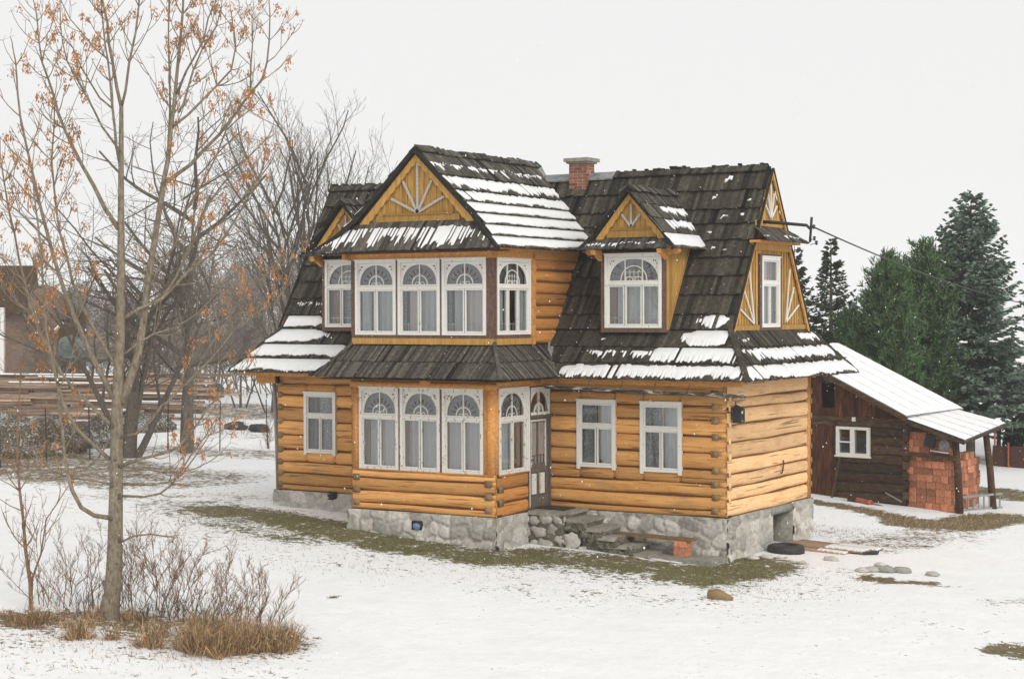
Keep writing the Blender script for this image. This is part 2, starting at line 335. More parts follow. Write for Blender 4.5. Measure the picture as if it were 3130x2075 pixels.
for i, s in enumerate(S_G[1:-1]):
    mb.fbox(GB, W_-.02, W_+.05, .02, .11, s-.09, s+.05, 2, U_(0, 1)); mb.fbox(GB, .02, .10+.03*(i % 2), .05, .112, s-.05, s+.10, 0, U_(.3, 1))
mb.build('log_wall', [MT['logy']]+WM[1:], house, True)
mb = MB(); logs(mb, frame((L_, 0, 0), (0, -1, 0), (-1, 0, 0)), -W_, -.02, S_F); mb.build('log_wall', [MT['logyshade']]+WM[1:], house, True)
mb = MB(); logs(mb, frame((0, W_, 0), (-1, 0, 0), (0, 1, 0)), .02, -L_-.02, S_F); mb.build('log_wall', WM, house, True)
# bay, ground floor
S_B = [0, .16, .45, .74, .93]
mb = MB(); logs(mb, BF, -8.19, -4.302, S_B)
for i, s in enumerate(S_B[1:-1]):
    for x in (-8.16, -4.58): mb.fbox(BF, x, x+.17, .03, .113, s-.075, s+.07, 2, U_(0, 1))
    mb.fbox(BF, -4.42, -4.302, .0, .097, s-.06, s+.05, 0, U_(.3, .9))
for x0, x1 in ((-8.21, -8.03), (-4.64, -4.39)):       # corner posts
    mb.fbox(BF, x0, x1, -.14, .06, .93, 2.80, 3, U_(.4, 1)); mb.fbox(BF, (x0+x1)/2-.03, (x0+x1)/2+.05, .06, .075, .95, 2.78, 3, U_(.4, 1))
mb.fbox(BF, -8.26, -4.34, -.14, .09, 2.80, 2.93, 3, .7); mb.fbox(BF, -8.2, -4.4, -.14, .03, 2.93, 3.12, 3, .1)
mb.fbox(BF, -6.3, -6.02, .03, .13, 2.86, 3.1, 3, .3); mb.fbox(BF, -8.2, -4.4, -.02, .11, .905, .935, 3, .05)
mb.build('bay_wall', WM, house, True)
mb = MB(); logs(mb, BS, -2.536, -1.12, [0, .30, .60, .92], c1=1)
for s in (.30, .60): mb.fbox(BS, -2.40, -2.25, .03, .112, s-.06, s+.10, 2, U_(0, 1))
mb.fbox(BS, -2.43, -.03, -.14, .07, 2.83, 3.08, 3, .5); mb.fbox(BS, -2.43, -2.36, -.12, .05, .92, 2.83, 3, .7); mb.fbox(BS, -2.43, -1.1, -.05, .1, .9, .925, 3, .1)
mb.build('bay_wall', [MT['logyshade']]+WM[1:], house, True)
mb = MB(); logs(mb, frame((-8.21, 0, 0), (0, -1, 0), (-1, 0, 0)), .02, 2.43, S_F); mb.build('bay_wall', [MT['logyshade']]+WM[1:], house, True)
# bay, upper floor
mb = MB(); mb.fbox(BF, -8.21, -4.39, -.1, .075, 3.79, 3.925, 1, .6); mb.fbox(BS, -2.445, -.84, -.1, .075, 3.79, 3.925, 1, .5)
mb.fbox(BF, -8.23, -4.37, -.1, .05, 3.925, 4.0, 0, .5); mb.fbox(BS, -2.44, -.84, -.1, .05, 3.925, 4.0, 0, .4)
mb.fbox(BF, -8.24, -8.13, -.1, .06, 4.0, 5.70, 0, .4); mb.fbox(BF, -4.56, -4.36, -.1, .055, 4.0, 5.70, 0, .55); mb.fbox(BS, -2.47, -2.43, -.1, .057, 4.0, 5.70, 0, .6)
mb.fbox(BF, -8.3, -4.33, -.1, .09, 5.70, 5.78, 2, .2); mb.fbox(BF, -8.32, -4.3, -.1, .12, 5.78, 5.96, 2, .8); mb.fbox(BS, -2.44, 1.2, -.1, .10, 5.71, 5.97, 2, .7)
for x in (-6.955, -5.755): mb.fbox(BF, x-.03, x+.03, -.06, .045, 4.0, 5.70, 0, .3)
mb.fbox(BS, -.98, -.86, -.1, .12, 3.78, 5.72, 2, .4)
for z in np.arange(3.95, 5.7, .29): mb.fbox(BS, -.96, -.86, .12, .135, z, z+.13, 2, U_(0, .3))
for x in (-8.27, -4.33): mb.fbox(BF, x-.05, x+.05, .0, .3, 5.72, 5.86, 2, .3)
mb.build('bay_frame', [MT['brown'], MT['yellow'], MT['beam']], house)
mb = MB(); logs(mb, BS, -.86, 1.6, [3.79, 4.1, 4.37, 4.65, 4.93, 5.2, 5.46, 5.72], proud=.09); mb.build('bay_wall', [MT['logyshade']]+WM[1:], house, True)
mb = MB(); mb.fbox(frame((-8.21, 0, 0), (0, 1, 0), (-1, 0, 0)), -2.4, 1.4, -.1, .06, 3.7, 5.95, 0); mb.build('bay_wall', [MT['beam']], house)
# floors so that no light leaks up from below
mb = MB(); mb.box(L_+.2, -.2, .2, W_-.2, 3.0, 3.06); mb.box(L_+.2, -.2, .2, W_-.2, -.1, -.02); mb.box(-8.1, -4.5, -2.3, .2, 3.2, 3.26); mb.box(-8.1, -4.5, -2.3, .2, -.1, -.02)
mb.build('floor_deck', MT['dark'], house)
# ---- stone foundation from packed stones
def stonewall(mb, F, a0, a1, z0f, z1, seed, thick=.12, res=.035, cell=.36):
    r = np.random.default_rng(seed); z0 = min(z0f(a0), z0f(a1))-.25
    na = int((a1-a0)/res)+1; nz = int((z1-z0)/res)+1
    A, Z = np.meshgrid(np.linspace(a0, a1, na), np.linspace(z0, z1, nz), indexing='ij')
    pts = []
    for i, zz in enumerate(np.arange(z0-.3, z1+.4, cell*.78)):
        x = a0-.4+r.uniform(0, .3)
        while x < a1+.4:
            w = cell*r.uniform(.65, 1.6); pts.append((x+w/2, zz+r.uniform(-.07, .07), w)); x += w
    P = np.array(pts); wa = A+.035*np.sin(Z*9+A*3)+.02*np.sin(A*23); wz = Z+.035*np.sin(A*8+seed)+.02*np.sin(Z*21+A*7)
    D = np.abs(np.sqrt(((wa[..., None]-P[:, 0])/(P[:, 2]/cell)**.8)**2+(1.12*(wz[..., None]-P[:, 1]))**2))
    idx = np.argsort(D, -1)[..., :2]; d1 = np.take_along_axis(D, idx[..., :1], -1)[..., 0]; d2 = np.take_along_axis(D, idx[..., 1:2], -1)[..., 0]
    e = d2-d1; t = np.clip(e/.11, 0, 1); id0 = idx[..., 0]
    hs = r.uniform(.03, .10, len(P))[id0]; H = thick-.05+hs*np.sqrt(t)+.012*np.sin(A*31+Z*17)*np.sin(Z*37-A*13)*t
    tilt = r.uniform(-.18, .18, (len(P), 2)); H += (tilt[id0, 0]*(A-P[id0, 0])+tilt[id0, 1]*(Z-P[id0, 1]))*t
    tone = r.uniform(0, 1, len(P))[id0]
    vs = [F(A[i, j], H[i, j], Z[i, j]) for i in range(na) for j in range(nz)]
    b = len(mb.v); mb.v.extend([tuple(v) for v in vs])
    for i in range(na-1):
        for j in range(nz-1):
            mb.l.extend([b+i*nz+j, b+(i+1)*nz+j, b+(i+1)*nz+j+1, b+i*nz+j+1]); mb.c.append(4)
            mb.m.append(1 if e[i, j] < .028 else 0); mb.t.append(tone[i, j])
    mb.fbox(F, a0+.01, a1-.01, -.2, thick-.04, z1-.03, z1-.004, 1); mb.fbox(F, a0+.01, a1-.01, -.2, -.02, z0, z1-.03, 1)
FM = [MT['stone'], MT['mortar'], MT['concrete'], MT['dark'], MT['plank']]
mb = MB(); G0 = lambda a: gz1(a, -.2)
stonewall(mb, FR, L_-.12, -8.3, G0, 0, 3); stonewall(mb, FR, -4.3, .11, G0, 0, 5, cell=.40)
stonewall(mb, BF, -8.33, -4.27, lambda a: gz1(a, -2.6), 0, 8, cell=.37); stonewall(mb, BS, -2.55, 0, lambda a: -.7, 0, 9)
GG = lambda a: -1.02
stonewall(mb, GB, -.11, 2.30, GG, 0, 11, cell=.40); stonewall(mb, GB, 3.62, 4.92, GG, 0, 12, cell=.38)
mb.fbox(GB, 2.30, 3.62, -.05, .13, -.17, -.002, 2); mb.fbox(GB, 2.28, 2.46, -.05, .11, -1.3, -.17, 0, .6)
mb.hexa([GB(3.50, .125, -1.3), GB(3.63, .125, -1.3), GB(3.63, -.6, -1.3), GB(3.50, -.6, -1.3), GB(3.56, .125, -.17), GB(3.63, .125, -.17), GB(3.63, -.6, -.17), GB(3.56, -.6, -.17)], 2)
mb.fbox(GB, 2.40, 3.60, -.75, -.6, -1.4, -.1, 2); mb.fbox(GB, 2.40, 2.5, -.6, -.1, -1.4, -.1, 3)
mb.fbox(GB, 2.50, 2.60, -.16, -.02, -1.3, -.2, 4, .1); mb.fbox(GB, 2.64, 2.70, -.18, -.05, -1.3, -.2, 4, .3)
mb.fbox(GB, 2.46, 3.6, -.6, .3, -1.32, -1.22, 2)
stonewall(mb, frame((0, 4.83, 0), (-1, 0, 0), (0, 1, 0)), -.1, 12.5, lambda a: -.9, 0, 21, res=.09)
stonewall(mb, frame((L_, 0, 0), (0, -1, 0), (-1, 0, 0)), -4.9, .1, lambda a: -.5, 0, 22, res=.09)
stonewall(mb, frame((-8.21, 0, 0), (0, -1, 0), (-1, 0, 0)), 0, 2.57, lambda a: -.5, 0, 23, res=.06)
for (F, a, z) in ((BF, -6.37, -.275), (FR, -10.62, -.06)):      # vent holes drawn as solid blocks, their shade put into a dark colour
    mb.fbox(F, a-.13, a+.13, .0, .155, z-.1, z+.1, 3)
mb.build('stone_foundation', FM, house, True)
o = MB(); o.blob(BF(-6.36, .17, -.30), (.10, .05, .075), 0, .5, 3, 12, 8, .3); o = o.build('blue_bundle', MT['blue'], None, True, BF(-6.36, .17, -.37))
tag(o, 'blue bundle stuffed into the square vent hole of the stone bay foundation', 'bundle')
# ---- windows
def arcpts(c, r, t0, t1, n): return [(c[0]+r*math.cos(t), c[1]+r*math.sin(t)) for t in np.linspace(t0, t1, n)]
def window(F, a0, a1, z0, z1, zt, lights=2, arch=True, b0=.03, cw=.07, wm='white', curt=(('lace', 0, 1),), legs=0., grille=True, lattice=False, deep=.5, gap='brown', casing=None):
    fr = MB(); w = a1-a0
    fr.fbox(F, a0, a0+cw, b0-.1, b0+.045, z0-legs, z1, 0); fr.fbox(F, a1-cw, a1, b0-.1, b0+.045, z0-legs, z1, 0)
    fr.fbox(F, a0+cw, a1-cw, b0-.1, b0+.042, z1-cw*.9, z1, 0); fr.fbox(F, a0+cw, a1-cw, b0-.1, b0+.04, z0, z0+cw*.75, 0)
    fr.fbox(F, a0-.015, a1+.015, b0, b0+.065, z1, z1+.03, 0)
    fr.fbox(F, a0+cw, a1-cw, b0-.08, b0+.03, zt-.045, zt+.03, 0); fr.fbox(F, a0+cw, a1-cw, b0+.03, b0+.045, zt-.02, zt+.012, 0)
    if casing:
        e = casing; fr.fbox(F, a0-e, a0, b0-.12, b0+.03, z0-.05, z1+e*.6, 1); fr.fbox(F, a1, a1+e, b0-.12, b0+.03, z0-.05, z1+e*.6, 1)
        fr.fbox(F, a0, a1, b0-.12, b0+.03, z1+.03, z1+e*.6, 1); fr.fbox(F, a0, a1, b0-.12, b0+.028, z0-.05, z0-.002, 1)
    win = fr.build('window', [MT[wm], MT[gap]], house)
    sa = MB(); i0 = a0+cw+.004; i1 = a1-cw-.004; lo = z0+cw*.75+.004; hi = zt-.048; n = lights; g = .022; lw = (i1-i0-g*(n-1))/n; s = .027
    for k in range(n):
        x0 = i0+k*(lw+g); x1 = x0+lw
        sa.fbox(F, x0, x0+s, b0-.06, b0+.012, lo, hi, 0); sa.fbox(F, x1-s, x1, b0-.06, b0+.012, lo, hi, 0)
        sa.fbox(F, x0+s, x1-s, b0-.06, b0+.011, hi-s, hi, 0); sa.fbox(F, x0+s, x1-s, b0-.06, b0+.011, lo, lo+s*1.2, 0)
        if k < n-1: sa.fbox(F, x1, x1+g, b0-.07, b0-.004, lo, hi, 1)
        if grille:
            zz = lo+(hi-lo)*.19; sa.fbox(F, x0+s, x1-s, b0-.045, b0-.033, zz-.008, zz+.006, 2)
            for q in (.33, .67):
                xx = lerp(x0+s, x1-s, q); sa.fbox(F, xx-.006, xx+.006, b0-.044, b0-.034, lo+s, zz+.04, 2)
    u0 = zt+.034; u1 = z1-cw*.9-.004; s2 = .032
    sa.fbox(F, i0, i0+s2, b0-.06, b0+.012, u0, u1, 0); sa.fbox(F, i1-s2, i1, b0-.06, b0+.012, u0, u1, 0)
    sa.fbox(F, i0+s2, i1-s2, b0-.06, b0+.01, u1-s2, u1, 0); sa.fbox(F, i0+s2, i1-s2, b0-.06, b0+.011, u0, u0+s2, 0)
    if arch:
        x0, x1, y0, y1 = i0+s2, i1-s2, u0+s2, u1-s2; xc = (x0+x1)/2; hw = (x1-x0)/2; N = 22
        sq = np.linspace(-1, 1, N+1); sq = np.sign(sq)*(1-(1-np.abs(sq))**1.6); yy = [y0+(y1-y0)*.985*max(0, 1-abs(t)**2.4)**.5 for t in sq]
        for i in range(N):
            p, q = xc+hw*sq[i], xc+hw*sq[i+1]
            sa.hexa([F(p, b0-.004, yy[i]), F(q, b0-.004, yy[i+1]), F(q, b0-.022, yy[i+1]), F(p, b0-.022, yy[i]), F(p, b0-.004, y1), F(q, b0-.004, y1), F(q, b0-.022, y1), F(p, b0-.022, y1)], 0)
        for sg in (-1, 1):          # scroll cut-outs in the spandrels
            for (ca, cz) in ((.90, .93), (.955, .80), (.83, .945)):
                px = xc+sg*hw*ca; pz = y0+(y1-y0)*cz-.01; sa.fbox(F, px-.012, px+.012, b0-.0045, b0-.001, pz-.02, pz+.012, 1)
        def arc(r, wd, t0, t1, cx, mi, bb):
            o_ = arcpts((cx, y0), r, t0, t1, 13); i_ = arcpts((cx, y0), r-wd, t0, t1, 13)
            for j in range(12):
                sa.hexa([F(i_[j][0], bb, i_[j][1]), F(o_[j][0], bb, o_[j][1]), F(o_[j][0], bb-.012, o_[j][1]), F(i_[j][0], bb-.012, i_[j][1]), F(i_[j+1][0], bb, i_[j+1][1]), F(o_[j+1][0], bb, o_[j+1][1]), F(o_[j+1][0], bb-.012, o_[j+1][1]), F(i_[j+1][0], bb-.012, i_[j+1][1])], mi)
        r = min(hw*.47, (y1-y0)*.56)*(1.25 if lattice else 1); ph = math.pi
        arc(r, .022, 0.02, ph-.02, xc, 0, b0-.012)
        for cx in (xc-r*.33, xc+r*.33): arc(r*.28, .016, 0, ph, cx, 2, b0-.014)
        for t in np.linspace(.32, ph-.32, 8):
            p, q = r*1.22, r*1.66
            if y0+q*math.sin(t) < y1-.03: sa.bar(F(xc+p*math.cos(t), b0-.02, y0+p*math.sin(t)), F(xc+q*math.cos(t), b0-.02, y0+q*math.sin(t)), .014, .01, 1, .5, F(0, 1, 0)-F(0, 0, 0))
        for k in range(1, n):
            xx = i0+k*(lw+g)-g/2; sa.fbox(F, xx-.012, xx+.012, b0-.04, b0-.003, y0, y1, 0)
        if lattice:
            xa, xb = i0+lw+g, i0+2*lw+g
            for q in (.25, .5, .75): xx = lerp(xa, xb, q); sa.fbox(F, xx-.006, xx+.006, b0-.03, b0-.02, y0, y0+(y1-y0)*.5, 2)
            for q in (.16, .38): sa.fbox(F, xa, xb, b0-.031, b0-.021, y0+(y1-y0)*q-.006, y0+(y1-y0)*q+.006, 2)
    sa.build('sash', [MT[wm], MT[gap], MT['whiteold']], win)
    p = MB(); p.add([F(i0, b0-.026, lo), F(i1, b0-.026, lo), F(i1, b0-.026, u1), F(i0, b0-.026, u1)], [(0, 1, 2, 3)]); p.build('pane', MT['glass'], win)
    c = MB(); mats = []
    for ci, (cm, f0, f1) in enumerate(curt):
        x0, x1 = lerp(i0, i1, f0), lerp(i0, i1, f1); N = max(6, int((x1-x0)/.022)); ph = U_(0, 6); mats.append(MT[cm])
        bb = [b0-.10-.03*(ci % 2)+.034*math.sin(j*.8+ph)+.016*math.sin(j*.37+ph*2) for j in range(N+1)]
        vs = [F(lerp(x0, x1, j/N), bb[j], z) for j in range(N+1) for z in (lo, zt if arch else u1)]
        c.add(vs, [(2*j, 2*j+2, 2*j+3, 2*j+1) for j in range(N)], ci)
    if curt and arch:
        mats.append(MT['arcnet']); N = 40; c.add([F(lerp(i0, i1, j/N), b0-.10+.02*math.sin(j*.9), z) for j in range(N+1) for z in (zt, u1)], [(2*j, 2*j+2, 2*j+3, 2*j+1) for j in range(N)], len(mats)-1)
    if curt: c.build('curtain', mats, win, True)
    r = MB(); d = b0-deep; q = b0-.065; e = .02
    P = [F(i0-e, q, lo-e), F(i1+e, q, lo-e), F(i1+e, q, u1+e), F(i0-e, q, u1+e), F(i0-e, d, lo-e), F(i1+e, d, lo-e), F(i1+e, d, u1+e), F(i0-e, d, u1+e)]
    r.add(P, [(4, 5, 6, 7), (0, 1, 5, 4), (1, 2, 6, 5), (2, 3, 7, 6), (3, 0, 4, 7)]); r.build('window_recess', MT['room'], win)
    return win
MT['arcnet'] = lacemat('grey net', (.34, .34, .325), .25)
lc = (('lace', 0, .47), ('lacew', .5, 1)); ld = (('laced', 0, 1),)
window(BF, -8.02, -6.925, .935, 2.79, 2.145, 2, wm='whiteold', curt=(('drape', 0, .14), ('lace', .18, .48), ('lacew', .47, 1)), legs=.03, grille=False)
window(BF, -6.875, -5.795, .935, 2.79, 2.145, 2, wm='whiteold', curt=(('drape', 0, .13), ('lacew', .1, .5), ('lace', .5, 1)), grille=False)
window(BF, -5.73, -4.65, .935, 2.79, 2.145, 2, wm='whiteold', curt=(('drape', 0, .06), ('lacew', .04, 1)), legs=.03, grille=False)
for x in (-6.925, -5.795): mb = MB(); mb.fbox(BF, x, x+.05+.015*(x > -6), -.06, .05, .94, 2.79); mb.build('mullion', MT['brown'], house)
window(BF, -8.12, -6.985, 4.0, 5.69, 5.07, 2, curt=(('lace', 0, .3), ('lace', .33, .5), ('lace', .5, 1)))
window(BF, -6.925, -5.785, 4.0, 5.69, 5.07, 2, curt=(('laced', 0, .1), ('lacew', .12, .5), ('lace', .5, 1)))
window(BF, -5.725, -4.565, 4.0, 5.69, 5.07, 2, curt=(('laced', 0, .1), ('lace', .16, .48), ('lacew', .5, 1)))
window(BS, -2.42, -.99, 4.01, 5.69, 5.07, 3, curt=(('lace', 0, .32), ('lace', .34, .58), ('lace', .76, 1)), lattice=True, deep=.3)
window(BS, -2.355, -1.125, .93, 2.81, 2.13, 2, curt=(('lace', 0, .5), ('drape', .5, 1)), legs=.03, grille=False, wm='whiteold', deep=.3)
for (x0, x1, z0, z1) in ((-3.63, -2.635, .985, 2.5), (-2.01, -.985, .945, 2.49), (-11.515, -10.52, .985, 2.5)):
    window(FR, x0, x1, z0, z1, lerp(z0, z1, .62), 2, False, b0=.085, cw=.08, curt=(('drape', .48, .56), ('laced', 0, .46), ('lace', .5, 1)) if x0 > -5 else (('drape', .2, .3), ('drape', .7, .8), ('laced', .36, 1)), legs=.05, grille=False)
XD = (-2.22, -10.17)
for x in XD:
    window(FR, x-.718, x+.718, 4.15, 5.80, 5.15, 3, curt=(('drape', 0, .12), ('lace', .14, 1)) if x > -5 else (('drape', .1, .25), ('laced', .3, .66), ('laced', .68, 1)), lattice=True, b0=0.01, casing=.10)
window(frame((.05, 0, 0), (0, 1, 0), (1, 0, 0)), 1.84, 2.88, 4.15, 5.75, 5.16, 2, False, b0=.02, curt=(('lace', 0, .5), ('drape', .52, 1)), grille=False, casing=.11, gap='brown')
# ---- door
d = MB(); d.fbox(BS, -1.10, -1.02, -.1, .08, .05, 2.80, 1); d.fbox(BS, -.10, -.03, -.1, .06, .05, 2.80, 1); d.fbox(BS, -1.02, -.10, -.1, .05, 2.11, 2.17, 1)
d.fbox(BS, -1.02, -.10, -.1, .03, .04, .08, 1); d.fbox(BS, -1.115, -1.09, .0, .095, .9, 2.80, 0); d.fbox(BS, -1.085, -1.065, .08, .09, .1, 2.1, 0)
door = d.build('door', [MT['white'], MT['doorpaint']], house)
lf = MB(); a0, a1 = -1.01, -.11
lf.fbox(BS, a0, a0+.13, -.05, 0, .085, 2.105, 1); lf.fbox(BS, a1-.13, a1, -.05, 0, .085, 2.105, 1); lf.fbox(BS, a0+.13, a1-.13, -.05, -.001, .085, .32, 1)
lf.fbox(BS, a0+.13, a1-.13, -.05, -.001, .86, 1.05, 1); lf.fbox(BS, a0+.13, a1-.13, -.05, -.001, 1.99, 2.105, 1); lf.fbox(BS, -.61, -.51, -.05, -.002, .32, .86, 1); lf.fbox(BS, -.575, -.545, -.045, -.003, 1.05, 1.99, 1)
lf.fbox(BS, a0+.13, -.61, -.045, -.03, .32, .86, 1); lf.fbox(BS, -.51, a1-.13, -.045, -.03, .32, .86, 1)
lf.fbox(BS, a0+.17, -.65, -.03, .006, .36, .83, 0); lf.fbox(BS, -.47, a1-.17, -.03, .006, .36, .83, 0)
for (p, q) in ((a0+.10, a0+.135), (a1-.135, a1-.10)): lf.fbox(BS, p, q, -.02, .008, .98, 2.05, 0)
lf.fbox(BS, a0+.10, a1-.10, -.02, .007, 2.02, 2.055, 0)
for k in range(5): xx = lerp(a0+.16, a1-.16, k/4); lf.fbox(BS, xx-.008, xx+.008, -.03, -.015, 1.05, 1.25, 1)
lf.fbox(BS, a0+.13, a1-.13, -.03, -.016, 1.23, 1.245, 1)
lf.build('door_leaf', [MT['whiteold'], MT['doorpaint']], door)
p = MB(); p.add([BS(a0+.13, -.025, 1.05), BS(a1-.13, -.025, 1.05), BS(a1-.13, -.025, 1.99), BS(a0+.13, -.025, 1.99)], [(0, 1, 2, 3)]); p.build('door_pane', MT['glass'], door)
p = MB(); N = 24; p.add([BS(lerp(a0+.1, a1-.1, j/N), -.047+.008*math.sin(j*1.2), z) for j in range(N+1) for z in (1.02, 2.03)], [(2*j, 2*j+2, 2*j+3, 2*j+1) for j in range(N)]); p.build('curtain', MT['lacew'], door)
p = MB(); p.fbox(BS, a0+.02, a0+.06, 0, .015, 1.0, 1.25); p.bar(BS(a0+.04, .04, 1.16), BS(a0+.17, .045, 1.15), .02, .02); p.bar(BS(a0+.04, 0, 1.16), BS(a0+.04, .05, 1.16), .018, .018); p.build('door_handle', MT['iron'], door)
p = MB(); p.box(-4.8, -4.45, -1.0, -.1, 0, 2.1); p.v = [(x-.35, y, z) for x, y, z in p.v]; p.build('hall_wall', MT['room'], house)
window(BS, -1.02, -.10, 2.17, 2.81, 2.2, 2, b0=.02, cw=.05, curt=(('drape', 0, 1),), grille=False, deep=.25, wm='whiteold') if 0 else None
tw = MB()   # arched light over the door
# over-door arched light: a window whose lower part is hidden in the door head
def toplight():
    F = BS; a0, a1, z0, z1, b0 = -1.02, -.10, 2.17, 2.80, .02; fr = MB(); cw = .05
    fr.fbox(F, a0, a0+cw, -.06, .05, z0, z1); fr.fbox(F, a1-cw, a1, -.06, .05, z0, z1); fr.fbox(F, a0+cw, a1-cw, -.06, .05, z1-.09, z1); fr.fbox(F, a0+cw, a1-cw, -.06, .05, z0, z0+.06)
    x0, x1, y0, y1 = a0+cw, a1-cw, z0+.06, z1-.09; xc = (x0+x1)/2; hw = (x1-x0)/2; N = 20
    sq = np.linspace(-1, 1, N+1); yy = [y0+(y1-y0)*.97*max(0, 1-abs(t)**2.3)**.5 for t in sq]
    for i in range(N):
        p, q = xc+hw*sq[i], xc+hw*sq[i+1]
        fr.hexa([F(p, .03, yy[i]), F(q, .03, yy[i+1]), F(q, .0, yy[i+1]), F(p, .0, yy[i]), F(p, .03, y1), F(q, .03, y1), F(q, .0, y1), F(p, .0, y1)])
    fr.fbox(F, xc-.02, xc+.02, -.02, .028, y0, y1)
    o_ = arcpts((xc, y0), .21, 0, math.pi, 13); i_ = arcpts((xc, y0), .18, 0, math.pi, 13)
    for j in range(12): fr.hexa([F(i_[j][0], .026, i_[j][1]), F(o_[j][0], .026, o_[j][1]), F(o_[j][0], .0, o_[j][1]), F(i_[j][0], .0, i_[j][1]), F(i_[j+1][0], .026, i_[j+1][1]), F(o_[j+1][0], .026, o_[j+1][1]), F(o_[j+1][0], .0, o_[j+1][1]), F(i_[j+1][0], .0, i_[j+1][1])])
    for t in (.5, .9, 1.25, 1.9, 2.25, 2.6): fr.bar(F(xc, .01, y0), F(xc+.17*math.cos(t), .01, y0+.17*math.sin(t)), .012, .01, 0, .5, (1, 0, 0))
    w = fr.build('window', MT['whiteold'], house)
    p = MB(); p.add([F(x0, -.005, y0), F(x1, -.005, y0), F(x1, -.005, y1), F(x0, -.005, y1)], [(0, 1, 2, 3)]); p.build('pane', MT['glass'], w)
    p = MB(); p.add([F(x0-.1, -.14, y0-.1), F(x1+.1, -.14, y0-.1), F(x1+.1, -.14, y1+.1), F(x0-.1, -.14, y1+.1)], [(0, 1, 2, 3)]); p.build('curtain', MT['drape'], w)
toplight()
